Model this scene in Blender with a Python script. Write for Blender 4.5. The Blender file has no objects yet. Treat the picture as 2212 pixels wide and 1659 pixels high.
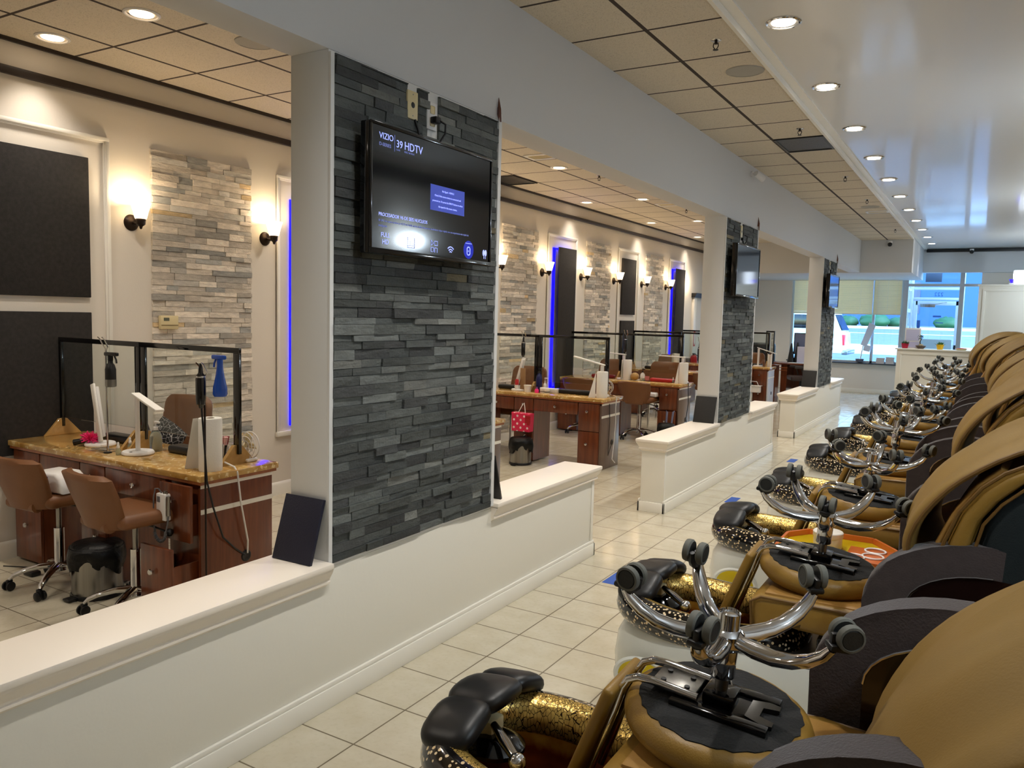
import bpy, bmesh, math, random
from mathutils import Vector, Matrix, Euler
random.seed(7)
PI = math.pi
COL = bpy.context.scene.collection
sc = bpy.context.scene

# ------------------------------------------------------------------ helpers
def lin(c):
    return tuple((v/255/12.92 if v/255 <= .04045 else ((v/255+.055)/1.055)**2.4) for v in c[:3]) + (1.0,)

class MB:
    """collects shapes into one mesh"""
    def __init__(s): s.bm = bmesh.new()
    def _tf(s, vs, M):
        if M is not None: bmesh.ops.transform(s.bm, matrix=M, verts=vs)
    def box(s, x0, x1, y0, y1, z0, z1, bev=0, seg=2, mi=0, M=None):
        co = [(x0,y0,z0),(x1,y0,z0),(x1,y1,z0),(x0,y1,z0),(x0,y0,z1),(x1,y0,z1),(x1,y1,z1),(x0,y1,z1)]
        v = [s.bm.verts.new(c) for c in co]
        fs = [s.bm.faces.new([v[i] for i in f]) for f in ((0,3,2,1),(4,5,6,7),(0,1,5,4),(1,2,6,5),(2,3,7,6),(3,0,4,7))]
        for f in fs: f.material_index = mi
        vs = v
        if bev:
            es = list({e for f in fs for e in f.edges})
            r = bmesh.ops.bevel(s.bm, geom=es, offset=bev, segments=seg, profile=.5, affect='EDGES')
            vs = list({q for f in r['faces'] for q in f.verts} | {q for q in v if q.is_valid})
            for f in r['faces']: f.material_index = mi
        s._tf(vs, M); return s
    def tube(s, pts, r, n=10, mi=0, closed=False, flat=1.0, M=None, up=None):
        pts = [Vector(p) for p in pts]; m = len(pts); rings = []; vs = []
        prev = None
        for i, p in enumerate(pts):
            a = pts[i-1] if (i > 0 or closed) else pts[i]
            b = pts[(i+1) % m] if (i < m-1 or closed) else pts[i]
            t = (b-a).normalized()
            if prev is None:
                u = Vector(up) if up else (Vector((0,0,1)) if abs(t.z) < .9 else Vector((1,0,0)))
            else: u = prev
            u = (u - t*u.dot(t)).normalized(); prev = u; w = t.cross(u)
            rr = r[i] if isinstance(r, (list, tuple)) else r
            ring = [s.bm.verts.new(p + u*(rr*flat*math.cos(2*PI*k/n)) + w*(rr*math.sin(2*PI*k/n))) for k in range(n)]
            rings.append(ring); vs += ring
        for i in range(m if closed else m-1):
            A, B = rings[i], rings[(i+1) % m]
            for k in range(n):
                f = s.bm.faces.new((A[k], A[(k+1)%n], B[(k+1)%n], B[k])); f.material_index = mi
        if not closed:
            s.bm.faces.new(rings[0][::-1]).material_index = mi; s.bm.faces.new(rings[-1]).material_index = mi
        s._tf(vs, M); return s
    def cyl(s, c, r, h, n=20, mi=0, axis='z', r2=None, M=None):
        d = {'x':(1,0,0),'y':(0,1,0),'z':(0,0,1)}[axis]; c = Vector(c)
        return s.tube([c, c+Vector(d)*h], [r, r if r2 is None else r2], n, mi, M=M)
    def lathe(s, prof, n=24, c=(0,0,0), mi=0, M=None, sx=1, sy=1, mis=None):
        rings = []; vs = []
        for (r, z) in prof:
            if r < 1e-6:
                q = [s.bm.verts.new((c[0], c[1], c[2]+z))]
            else:
                q = [s.bm.verts.new((c[0]+sx*r*math.cos(2*PI*k/n), c[1]+sy*r*math.sin(2*PI*k/n), c[2]+z)) for k in range(n)]
            rings.append(q); vs += q
        for i in range(len(rings)-1):
            A, B = rings[i], rings[i+1]; m = mis[i] if mis else mi
            for k in range(n):
                k2 = (k+1) % n
                if len(A) == 1 and len(B) == 1: continue
                if len(A) == 1: f = s.bm.faces.new((A[0], B[k2], B[k]))
                elif len(B) == 1: f = s.bm.faces.new((A[k], A[k2], B[0]))
                else: f = s.bm.faces.new((A[k], A[k2], B[k2], B[k]))
                f.material_index = m
        s._tf(vs, M); return s
    def prism(s, poly, axis, a0, a1, bev=0, seg=2, mi=0, M=None):
        def P(p, a):
            return (a, p[0], p[1]) if axis == 'x' else ((p[0], a, p[1]) if axis == 'y' else (p[0], p[1], a))
        A = [s.bm.verts.new(P(p, a0)) for p in poly]; B = [s.bm.verts.new(P(p, a1)) for p in poly]
        n = len(poly); fs = [s.bm.faces.new(A), s.bm.faces.new(B[::-1])]
        for k in range(n): fs.append(s.bm.faces.new((A[k], B[k], B[(k+1)%n], A[(k+1)%n])))
        for f in fs: f.material_index = mi
        vs = A+B
        if bev:
            es = list(fs[0].edges)+list(fs[1].edges)
            r = bmesh.ops.bevel(s.bm, geom=es, offset=bev, segments=seg, profile=.5, affect='EDGES')
            vs = list({q for f in r['faces'] for q in f.verts} | {q for q in vs if q.is_valid})
            for f in r['faces']: f.material_index = mi
        s._tf(vs, M); return s
    def ball(s, c, r, sc3=(1,1,1), n=16, mi=0, M=None):
        prof = [(r*math.sin(PI*i/(n//2)), -r*math.cos(PI*i/(n//2))) for i in range(n//2+1)]
        prof[0] = (0, -r); prof[-1] = (0, r)
        T = Matrix.Translation(c) @ Matrix.Diagonal((sc3[0], sc3[1], sc3[2], 1))
        return s.lathe(prof, n, (0,0,0), mi, M=(M @ T) if M is not None else T)
    def grid(s, f, nu, nv, mi=0, cu=False, cv=False, M=None):
        V = [[s.bm.verts.new(f(i/(nu if cu else nu-1), j/(nv if cv else nv-1))) for j in range(nv)] for i in range(nu)]
        for i in range(nu if cu else nu-1):
            for j in range(nv if cv else nv-1):
                q = s.bm.faces.new((V[i][j], V[(i+1)%nu][j], V[(i+1)%nu][(j+1)%nv], V[i][(j+1)%nv])); q.material_index = mi
        s._tf([v for r in V for v in r], M); return s
    def face(s, pts, mi=0):
        f = s.bm.faces.new([s.bm.verts.new(p) for p in pts]); f.material_index = mi; return f
    def build(s, name, mats, parent=None, ang=40, sub=0, fix=True):
        me = bpy.data.meshes.new(name)
        if fix: bmesh.ops.recalc_face_normals(s.bm, faces=s.bm.faces[:])
        s.bm.to_mesh(me); s.bm.free()
        for m in (mats if isinstance(mats, (list, tuple)) else [mats]): me.materials.append(m)
        for p in me.polygons: p.use_smooth = True
        if ang < 180: me.set_sharp_from_angle(angle=math.radians(ang))
        o = bpy.data.objects.new(name, me); COL.objects.link(o)
        if parent is not None: o.parent = parent
        if sub:
            md = o.modifiers.new('sub', 'SUBSURF'); md.levels = sub; md.render_levels = sub
        return o

def tag(o, label, cat, group=None, kind=None):
    o['label'] = label; o['category'] = cat
    if group: o['group'] = group
    if kind: o['kind'] = kind
    return o
def thing(name, label, cat, loc=(0,0,0), rz=0, group=None):
    o = bpy.data.objects.new(name, None); COL.objects.link(o); o.empty_display_size = .05
    o.location = loc; o.rotation_euler = (0,0,rz)
    return tag(o, label, cat, group)
def struct(o):
    o['kind'] = 'structure'; return o
KIDS = {}
def dup(root, loc, rz=None, label=None, group=None):
    def cp(o, par):
        c = o.copy(); COL.objects.link(c)
        if par is not None: c.parent = par
        for ch in list(o.children): cp(ch, c)
        return c
    r = cp(root, None); r.location = loc
    if rz is not None: r.rotation_euler = (0,0,rz)
    if label: r['label'] = label
    if group: r['group'] = group
    return r
def part(o, name): return next(c for c in o.children if c.name.split('.')[0] == name)

ORD = ['first','second','third','fourth','fifth','sixth','seventh','eighth','ninth','tenth','eleventh','twelfth']

# ------------------------------------------------------------------ materials
def M(name, col, rough=.5, metal=0, noise=None, bump=None, emit=None, trans=0, coat=0, alpha=1, ior=1.45, spec=.5, sheen=0):
    m = bpy.data.materials.new(name); m.use_nodes = True
    nt = m.node_tree; b = nt.nodes['Principled BSDF']; L = nt.links
    b.inputs['Base Color'].default_value = lin(col); b.inputs['Roughness'].default_value = rough
    b.inputs['Metallic'].default_value = metal; b.inputs['IOR'].default_value = ior
    b.inputs['Specular IOR Level'].default_value = spec
    if trans: b.inputs['Transmission Weight'].default_value = trans
    if coat: b.inputs['Coat Weight'].default_value = coat; b.inputs['Coat Roughness'].default_value = .08
    if alpha < 1: b.inputs['Alpha'].default_value = alpha
    if sheen: b.inputs['Sheen Weight'].default_value = sheen
    if emit: b.inputs['Emission Color'].default_value = lin(emit[0]); b.inputs['Emission Strength'].default_value = emit[1]
    if noise or bump:
        tc = nt.nodes.new('ShaderNodeTexCoord')
    if noise:
        sca, amt, col2 = noise[:3]; stretch = noise[3] if len(noise) > 3 else (1,1,1)
        mp = nt.nodes.new('ShaderNodeMapping'); mp.inputs['Scale'].default_value = stretch
        n = nt.nodes.new('ShaderNodeTexNoise'); n.inputs['Scale'].default_value = sca; n.inputs['Detail'].default_value = 5
        r = nt.nodes.new('ShaderNodeValToRGB'); r.color_ramp.elements[0].position = .5-amt; r.color_ramp.elements[1].position = .5+amt
        r.color_ramp.elements[0].color = lin(col); r.color_ramp.elements[1].color = lin(col2)
        L.new(tc.outputs['Object'], mp.inputs[0]); L.new(mp.outputs[0], n.inputs['Vector']); L.new(n.outputs['Fac'], r.inputs[0]); L.new(r.outputs[0], b.inputs['Base Color'])
    if bump:
        n2 = nt.nodes.new('ShaderNodeTexNoise'); n2.inputs['Scale'].default_value = bump[0]; n2.inputs['Detail'].default_value = 3
        bp = nt.nodes.new('ShaderNodeBump'); bp.inputs['Strength'].default_value = bump[1]; bp.inputs['Distance'].default_value = .01
        L.new(tc.outputs['Object'], n2.inputs['Vector']); L.new(n2.outputs['Fac'], bp.inputs['Height']); L.new(bp.outputs[0], b.inputs['Normal'])
    return m

class NT:
    """tiny node builder on top of a principled material"""
    def __init__(s, m): s.m = m; s.t = m.node_tree; s.b = s.t.nodes['Principled BSDF']
    def n(s, typ, **kw):
        q = s.t.nodes.new(typ)
        for k, v in kw.items(): setattr(q, k, v)
        return q
    def link(s, a, b): s.t.links.new(a, b)
    def math(s, op, a, b=None, clamp=False):
        q = s.n('ShaderNodeMath', operation=op, use_clamp=clamp)
        for i, v in enumerate((a, b)):
            if v is None: continue
            if isinstance(v, (int, float)): q.inputs[i].default_value = v
            else: s.link(v, q.inputs[i])
        return q.outputs[0]
    def mix(s, fac, a, b):
        q = s.n('ShaderNodeMix', data_type='RGBA')
        for i, v in ((0, fac), (6, a), (7, b)):
            if isinstance(v, (int, float)): q.inputs[i].default_value = v
            elif isinstance(v, tuple): q.inputs[i].default_value = v
            else: s.link(v, q.inputs[i])
        return q.outputs[2]
    def xyz(s):
        tc = s.n('ShaderNodeTexCoord'); sp = s.n('ShaderNodeSeparateXYZ'); s.link(tc.outputs['Object'], sp.inputs[0]); s.tc = tc
        return sp.outputs
    def noise(s, scale, detail=4, vec=None):
        q = s.n('ShaderNodeTexNoise'); q.inputs['Scale'].default_value = scale; q.inputs['Detail'].default_value = detail
        s.link(vec if vec is not None else s.tc.outputs['Object'], q.inputs['Vector']); return q.outputs['Fac']
    def bump(s, h, st, dist=.01):
        q = s.n('ShaderNodeBump'); q.inputs['Strength'].default_value = st; q.inputs['Distance'].default_value = dist
        s.link(h, q.inputs['Height']); s.link(q.outputs[0], s.b.inputs['Normal'])
    def lines(s, v, off, period, w):
        f = s.math('FRACT', s.math('DIVIDE', s.math('SUBTRACT', v, off - w/2), period))
        return s.math('LESS_THAN', f, w/period)

def grid_floor():
    m = M('floor_tile', (214,206,184), .3); k = NT(m); x, y, z = k.xyz()
    g = k.math('MAXIMUM', k.lines(x, -1.9385, .3035, .0065), k.lines(y, 1.853, .3084, .0065))
    n = k.noise(7, 6); n2 = k.noise(45, 4)
    c = k.mix(k.math('MULTIPLY', k.math('SUBTRACT', n, .3), 1.6, True), lin((196,186,162)), lin((212,205,186)))
    c = k.mix(k.math('MULTIPLY', k.math('SUBTRACT', n2, .5), 1.2, True), c, lin((180,170,144)))
    k.link(k.mix(g, c, lin((112,100,80))), k.b.inputs['Base Color'])
    k.link(k.math('ADD', k.math('MULTIPLY', g, .5), k.math('MULTIPLY', n, .3)), k.b.inputs['Roughness'])
    k.bump(k.math('SUBTRACT', k.math('MULTIPLY', n, .15), g), .35, .004)
    return m
def grid_ceiling():
    m = M('ceiling_tile', (205,196,180), .85); k = NT(m); x, y, z = k.xyz()
    g = k.math('MAXIMUM', k.lines(x, -1.755, .6105, .026), k.lines(y, 3.7185, .6105, .020))
    n = k.noise(160, 2); n2 = k.noise(60, 2)
    sp = k.math('LESS_THAN', n, .40)
    c = k.mix(k.math('MULTIPLY', sp, .45), lin((214,203,184)), lin((150,138,120)))
    c = k.mix(k.math('MULTIPLY', n2, .25), c, lin((185,174,155)))
    k.link(k.mix(g, c, lin((58,46,38))), k.b.inputs['Base Color'])
    k.bump(k.math('SUBTRACT', n, k.math('MULTIPLY', g, 1.0)), .25, .004)
    return m
def stone_mat(name):
    m = M(name, (128,128,128), .8); k = NT(m); k.xyz()
    a = k.n('ShaderNodeAttribute', attribute_name='tint')
    mp = k.n('ShaderNodeMapping'); mp.inputs['Scale'].default_value = (1, .6, 2.2); k.link(k.tc.outputs['Object'], mp.inputs[0])
    n = k.noise(26, 6, mp.outputs[0]); n2 = k.noise(90, 4)
    q = k.n('ShaderNodeMix', data_type='RGBA', blend_type='MULTIPLY'); q.inputs[0].default_value = 1
    v = k.math('ADD', k.math('MULTIPLY', n, .9), .60)
    cb = k.n('ShaderNodeCombineColor')
    for i in range(3): k.link(v, cb.inputs[i])
    k.link(a.outputs['Color'], q.inputs[6]); k.link(cb.outputs[0], q.inputs[7]); k.link(q.outputs[2], k.b.inputs['Base Color'])
    k.bump(k.math('ADD', n, k.math('MULTIPLY', n2, .5)), .55, .012)
    return m
def dots_mat():
    m = M('bowl_speckle', (12,10,9), .12, coat=.6); k = NT(m); k.xyz()
    v = k.n('ShaderNodeTexVoronoi'); v.inputs['Scale'].default_value = 62; v.inputs['Randomness'].default_value = .9
    k.link(k.tc.outputs['Object'], v.inputs['Vector'])
    d = k.math('LESS_THAN', v.outputs['Distance'], .33)
    c = k.mix(k.noise(9), lin((205,160,70)), lin((246,236,214)))
    k.link(k.mix(d, lin((14,11,9)), c), k.b.inputs['Base Color'])
    return m
def gold_mat():
    m = M('bowl_gold', (196,150,60), .2, metal=.6); k = NT(m); k.xyz()
    v = k.n('ShaderNodeTexVoronoi', feature='DISTANCE_TO_EDGE'); v.inputs['Scale'].default_value = 95
    mp = k.n('ShaderNodeMapping'); mp.inputs['Scale'].default_value = (1,1,.35); k.link(k.tc.outputs['Object'], mp.inputs[0]); k.link(mp.outputs[0], v.inputs['Vector'])
    e = k.math('LESS_THAN', v.outputs['Distance'], .045)
    c = k.mix(k.noise(18, 5), lin((150,100,24)), lin((242,212,122)))
    k.link(k.mix(e, c, lin((38,22,8))), k.b.inputs['Base Color']); k.bump(k.noise(70), .4, .006)
    return m
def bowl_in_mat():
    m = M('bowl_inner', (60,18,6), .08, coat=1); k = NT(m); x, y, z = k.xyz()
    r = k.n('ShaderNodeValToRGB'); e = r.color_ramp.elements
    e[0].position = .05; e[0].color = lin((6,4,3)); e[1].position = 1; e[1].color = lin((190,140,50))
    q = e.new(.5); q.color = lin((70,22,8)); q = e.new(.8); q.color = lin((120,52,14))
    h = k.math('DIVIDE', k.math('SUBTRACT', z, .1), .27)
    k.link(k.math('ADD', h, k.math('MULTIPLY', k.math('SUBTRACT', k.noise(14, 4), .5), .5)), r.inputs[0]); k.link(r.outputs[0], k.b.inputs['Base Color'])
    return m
def leather(name, c1, c2, quilt=False, rough=.42):
    m = M(name, c1, rough); k = NT(m); x, y, z = k.xyz()
    n = k.noise(6, 5); k.link(k.mix(n, lin(c1), lin(c2)), k.b.inputs['Base Color'])
    h = k.math('MULTIPLY', k.noise(240, 2), .25)
    if quilt:
        a = k.math('ADD', x, y); b2 = k.math('SUBTRACT', x, y)
        q = k.math('MAXIMUM', k.lines(a, 0, .13, .007), k.lines(b2, .03, .13, .007))
        h = k.math('SUBTRACT', h, k.math('MULTIPLY', q, 1.2))
    k.bump(h, .35, .006); return m
def wood_mat(name, c1, c2, axis='z', rough=.28):
    m = M(name, c1, rough, coat=.35); k = NT(m); k.xyz()
    mp = k.n('ShaderNodeMapping'); mp.inputs['Scale'].default_value = (14,14,1.2) if axis == 'z' else (1.2,14,14)
    k.link(k.tc.outputs['Object'], mp.inputs[0])
    n = k.noise(2.2, 7, mp.outputs[0]); n2 = k.noise(9, 4, mp.outputs[0])
    c = k.mix(k.math('MULTIPLY', k.math('SUBTRACT', n, .3), 2.2, True), lin(c1), lin(c2))
    k.link(k.mix(k.math('MULTIPLY', n2, .35), c, lin(tuple(v*.6 for v in c1))), k.b.inputs['Base Color']); return m
def marble_mat():
    m = M('counter_marble', (205,165,95), .14, coat=.5); k = NT(m); k.xyz()
    v = k.n('ShaderNodeTexVoronoi'); v.inputs['Scale'].default_value = 22; k.link(k.tc.outputs['Object'], v.inputs['Vector'])
    n = k.noise(9, 8); n2 = k.noise(34, 6)
    c = k.mix(k.math('MULTIPLY', k.math('SUBTRACT', n, .35), 3, True), lin((176,128,58)), lin((222,184,112)))
    c = k.mix(k.math('GREATER_THAN', n2, .60), c, lin((240,216,160)))
    c = k.mix(k.math('MULTIPLY', v.outputs['Distance'], .35), c, lin((130,92,44)))
    k.link(c, k.b.inputs['Base Color']); return m

m_floor = grid_floor(); m_ceil = grid_ceiling()
m_wall = M('white_paint', (226,218,206), .6, bump=(90,.05)); m_wallr = M('partition_paint', (232,228,216), .45, bump=(60,.04))
m_beam = M('beam_paint', (206,206,206), .55, bump=(60,.04)); m_gloss = M('gloss_ceiling_paint', (225,222,216), .34, coat=.35, bump=(2.2,.06))
m_trim = M('trim_white', (238,234,224), .35); m_pier = M('pier_paint', (222,222,220), .5)
m_capw = M('cap_white', (244,234,220), .4)
m_stoned = stone_mat('dark_ledgestone'); m_stonel = stone_mat('light_ledgestone')
m_black = M('black_plastic', (16,16,17), .4); m_blackg = M('black_gloss', (8,8,9), .1, coat=.4)
m_panel = M('charcoal_fabric', (36,33,32), .95, bump=(300,.3), noise=(40,.25,(48,45,43)))
m_navy = M('navy_board', (18,18,40), .6, bump=(200,.2)); m_board = M('charcoal_board', (38,37,36), .7, bump=(200,.2))
m_dark = M('dark_brown_trim', (44,34,28), .5); m_bronze = M('bronze_metal', (46,36,30), .35, metal=.7)
m_chrome = M('chrome', (214,214,216), .07, metal=1); m_steel = M('brushed_steel', (170,168,164), .28, metal=1, noise=(30,.3,(120,118,114),(1,1,.02)))
m_white = M('white_plastic', (232,230,228), .35); m_ivory = M('ivory_plastic', (222,206,160), .4)
m_rub = M('grey_tread', (98,98,90), .65); m_hub = M('caster_cover', (34,36,35), .5, bump=(200,.1))
m_must = leather('mustard_leather', (134,102,38), (150,114,48)); m_mustq = leather('mustard_quilted', (152,112,52), (168,126,64), True)
m_hood = leather('mustard_hood', (130,102,46), (146,114,56), rough=.6); m_pipe = M('mustard_piping', (104,74,30), .5)
m_suede = M('brown_suede', (48,38,36), .9, noise=(35,.3,(58,47,45)), bump=(160,.25), sheen=.3)
m_shell = M('dark_teal_fabric', (14,24,26), .9, bump=(260,.25)); m_insetp = M('brown_gloss', (28,15,12), .12, coat=.6)
m_fiber = M('fibreglass_white', (226,226,218), .18, coat=.6, noise=(3,.3,(212,214,206))); m_fiberg = M('fibreglass_grey', (150,152,148), .2, coat=.5)
m_yellow = M('yellow_acrylic', (196,170,20), .25); m_orange = M('orange_lacquer', (206,104,44), .3, coat=.3)
m_dots = dots_mat(); m_gold = gold_mat(); m_bowl = bowl_in_mat()
m_fabblk = M('black_cambric', (30,30,29), .95, bump=(120,.4), noise=(20,.3,(42,41,40)))
m_brnl = leather('brown_leather', (106,66,36), (124,80,46)); m_wood = wood_mat('cherry_wood', (88,40,20), (132,70,38))
m_woode = wood_mat('cherry_edge', (140,78,40), (168,98,54)); m_marble = marble_mat(); m_ply = wood_mat('gold_ply', (176,136,72), (196,156,90), 'x', .4)
m_bag = M('black_bag_film', (8,8,8), .42, bump=(22,.9), spec=.3); m_paper = M('paper_white', (240,238,232), .9, bump=(80,.15))
m_navyp = M('navy_plastic', (20,24,80), .25)
m_glass = M('clear_acrylic', (255,255,255), .02, trans=1, ior=1.2, alpha=.25)
m_blue = M('blue_plastic', (20,80,190), .25, coat=.3); m_pink = M('pink_bristle', (240,50,130), .8); m_red = M('red_plastic', (170,24,34), .35)
m_lampface = M('downlight_lens', (255,255,255), .4, emit=((255,232,200),9)); m_lampfacer = M('downlight_lens_white', (255,255,255), .4, emit=((255,246,230),9))
m_shade = M('sconce_glass', (255,240,215), .4, emit=((255,222,170),6)); m_led = M('blue_led', (20,20,255), .4, emit=((6,2,255),4))
m_tape = M('blue_tape', (52,88,170), .7); m_speaker = M('speaker_grille', (172,168,158), .8, bump=(400,.4))
def mix_glass():
    m = bpy.data.materials.new('thin_glass'); m.use_nodes = True; t = m.node_tree; t.nodes.remove(t.nodes['Principled BSDF'])
    tr = t.nodes.new('ShaderNodeBsdfTransparent'); gl = t.nodes.new('ShaderNodeBsdfGlossy'); gl.inputs['Roughness'].default_value = .02
    lw = t.nodes.new('ShaderNodeLayerWeight'); lw.inputs['Blend'].default_value = .5; mx = t.nodes.new('ShaderNodeMixShader')
    pw = t.nodes.new('ShaderNodeMath'); pw.operation = 'POWER'; pw.inputs[1].default_value = 4; fr = t.nodes.new('ShaderNodeMath'); fr.operation = 'MULTIPLY_ADD'; fr.inputs[1].default_value = .5; fr.inputs[2].default_value = .03
    t.links.new(lw.outputs['Facing'], pw.inputs[0]); t.links.new(pw.outputs[0], fr.inputs[0])
    tr.inputs['Color'].default_value = (.93,.96,.95,1)
    t.links.new(fr.outputs[0], mx.inputs[0]); t.links.new(tr.outputs[0], mx.inputs[1]); t.links.new(gl.outputs[0], mx.inputs[2])
    t.links.new(mx.outputs[0], t.nodes['Material Output'].inputs['Surface']); return m
m_pane = mix_glass()

# ------------------------------------------------------------------ text helper
def text_mesh(name, body, size, mat, parent, mtx, align='LEFT', extrude=.0004):
    cu = bpy.data.curves.new(name, 'FONT'); cu.body = body; cu.size = size; cu.align_x = align; cu.extrude = extrude
    cu.resolution_u = 3
    o = bpy.data.objects.new(name, cu); COL.objects.link(o)
    bpy.context.view_layer.update()
    me = bpy.data.meshes.new_from_object(o.evaluated_get(bpy.context.evaluated_depsgraph_get()))
    bpy.data.objects.remove(o); me.transform(mtx); me.materials.clear(); me.materials.append(mat); me.name = name
    q = bpy.data.objects.new(name, me); COL.objects.link(q)
    if parent is not None: q.parent = parent
    return q
def face_px(x, y, z):    # text lying on a plane that faces +X, reading towards +Y
    return Matrix(((0,0,1,x),(1,0,0,y),(0,1,0,z),(0,0,0,1)))

# ------------------------------------------------------------------ camera
YAW, PIT, ROL, FOC = 0.53639, -0.08721, 0.02454, 1715.16
f_ = Vector((-math.sin(YAW), math.cos(YAW), 0)); r_ = Vector((math.cos(YAW), math.sin(YAW), 0)); u_ = Vector((0,0,1))
fw = f_*math.cos(PIT)+u_*math.sin(PIT); up = u_*math.cos(PIT)-f_*math.sin(PIT)
rr_ = r_*math.cos(ROL)+up*math.sin(ROL); uu_ = up*math.cos(ROL)-r_*math.sin(ROL)
cam = bpy.data.cameras.new('camera'); camo = bpy.data.objects.new('camera', cam); COL.objects.link(camo)
camo.matrix_world = Matrix(((rr_.x,uu_.x,-fw.x,0),(rr_.y,uu_.y,-fw.y,0),(rr_.z,uu_.z,-fw.z,1.62),(0,0,0,1)))
cam.sensor_width = 36; cam.sensor_fit = 'HORIZONTAL'; cam.lens = FOC/2212*36; cam.clip_start = .02; cam.clip_end = 300
sc.camera = camo
SKY, EXPO = 1.7, -.05
# ================================================================== the setting
XW, XB = -2.219, -2.42           # partition faces
YEND = 20.04
XL = -5.235                      # left wall face
struct(MB().box(-5.6, 2.2, -3.2, YEND+.25, -.12, 0).build('floor', m_floor))
# ceilings
struct(MB().box(XL-.2, XB+.0, -3.2, 16.95, 3.228, 3.4).build('ceiling', m_ceil))
struct(MB().box(XW, -1.305, -3.2, 16.95, 3.228, 3.4).build('ceiling', m_ceil))
struct(MB().box(-1.300, 2.2, -3.2, YEND+.1, 3.275, 3.42).build('ceiling', m_gloss))
struct(MB().box(-1.322, -1.300, -3.2, 16.95, 3.222, 3.40).box(-1.3, -1.24, -3.2, 19.8, 3.262, 3.2749).build('trim_1', m_trim))
# walls
struct(MB().box(XL-.2, XL, -3.2, YEND+.2, 0, 3.4).build('wall_left', m_wall))
struct(MB().box(1.25, 1.45, -3.2, YEND+.2, 0, 3.45).build('wall_right', m_wall))
struct(MB().box(XL-.2, 2.4, -3.4, -3.2, 0, 3.45).build('wall_back', m_wall))
# dark picture rail on the left wall, ledge above it
struct(MB().box(XL, XL+.03, -3.2, 16.85, 3.005, 3.055, .004).build('trim_2', m_dark))
struct(MB().box(XL, XL+.02, -3.2, 16.95, 3.205, 3.2279).build('trim_3', m_dark))
struct(MB().prism([(XL,0),(XL+.018,0),(XL+.018,.09),(XL+.008,.11),(XL,.115)], 'y', -3.2, 15.95).build('baseboard_left', m_trim))
struct(MB().box(1.22, 1.25, -3.2, 18.0, 2.99, 3.15, .004).build('trim_2', m_dark))
# beam over the partitions
struct(MB().box(XB, XW, -3.2, 16.95, 2.611, 3.4, .003).build('beam', m_beam))
# bulkhead in front of the storefront
struct(MB().box(XL, -1.305, 16.95, YEND-.02, 2.603, 3.4, .003).build('beam', m_beam))

def half_wall(n, y0, y1, c0, c1):
    struct(MB().box(XB, XW, y0, y1, 0, .585, .002).build('wall_partition', m_wallr))
    # stepped cap with crown moulding, interrupted by the pier
    cap = MB()
    for a, b in ((y0, c0), (c1, y1)):
        ea = .045 if a == y0 else 0; eb = .045 if b == y1 else 0
        cap.box(XB-.045, XW+.045, a-ea, b+eb, .588, .614, .006)
        ks = [(.040,.588),(.038,.580),(.028,.562),(.020,.548),(.018,.540),(.022,.536),(.022,.528),(.012,.522),(.0,.512)]
        for (o, z0), (o2, z1) in zip(ks[1:], ks[:-1]):
            q = [[(XB-w, a-(w if ea else 0)), (XW+w, a-(w if ea else 0)), (XW+w, b+(w if eb else 0)), (XB-w, b+(w if eb else 0))] for w in (o, o2)]
            for m_ in range(4): cap.face([q[0][m_]+(z0,), q[0][(m_+1)%4]+(z0,), q[1][(m_+1)%4]+(z1,), q[1][m_]+(z1,)])
    struct(cap.build('trim_4', m_capw))
    bb = MB()
    for xa, xb in ((XW, XW+.018), (XB-.018, XB)):
        bb.box(xa, xb, y0-.018, y1+.018, 0, .085, .003); bb.box(min(xa,xb)+(.004 if xa < XB else 0), max(xa,xb)-(.004 if xb > XW else 0), y0-.012, y1+.012, .085, .105, .003)
    for ya, yb in ((y0-.018, y0), (y1, y1+.018)): bb.box(XB-.018, XW+.018, ya, yb, 0, .085, .003)
    for ya in (y0-.004, y1-.03): bb.box(XW, XW+.006, ya, ya+.034, .1, .53, .002)
    struct(bb.build('baseboard_right', m_trim))

def stones(y0, y1, z0, z1, h, lr, dr, x, cols, name, mat, gaps=()):
    bm = bmesh.new(); lay = bm.loops.layers.float_color.new('tint')
    z = z0; row = 0
    while z < z1-.006:
        hh = min(h*random.uniform(.72,1.25), z1-z); y = y0 + random.uniform(-.004,.004); row += 1
        while y < y1-.01:
            for ga, gb, g0, g1 in gaps:
                if g0 < z+hh/2 < g1 and ga-.01 < y < gb: y = gb
            L = random.uniform(*lr); ye = min(y+L, y1+random.uniform(-.006,.004))
            if y1-ye < lr[0]*.4: ye = y1+random.uniform(-.006,.004)
            for ga, gb, g0, g1 in gaps:
                if g0 < z+hh/2 < g1 and y < ga < ye: ye = ga
            if ye-y > .012:
                d = random.uniform(*dr); j = lambda: random.uniform(-.003,.003)
                v = [bm.verts.new(c) for c in ((x,y,z),(x,ye,z),(x,ye,z+hh),(x,y,z+hh),(x+d+j(),y+.0012,z+.001),(x+d+j(),ye-.0012,z+.001),(x+d+j(),ye-.0012,z+hh-.001),(x+d+j(),y+.0012,z+hh-.001))]
                c0 = random.choices([c for c, w in cols], [w for c, w in cols])[0]; s = random.uniform(.82,1.15)
                c = lin(tuple(min(255, q*s) for q in c0))
                for f in ((4,5,6,7),(0,1,5,4),(1,2,6,5),(2,3,7,6),(3,0,4,7)):
                    fc = bm.faces.new([v[i] for i in f])
                    for lp in fc.loops: lp[lay] = c
            y = ye
        z += hh
    me = bpy.data.meshes.new(name); bm.to_mesh(me); bm.free(); me.materials.append(mat)
    o = bpy.data.objects.new(name, me); COL.objects.link(o); return o
DARKC = [((80,84,82),6),((70,74,73),5),((94,98,96),3),((62,64,64),2.5),((108,110,106),1),((112,104,82),.35)]
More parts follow.
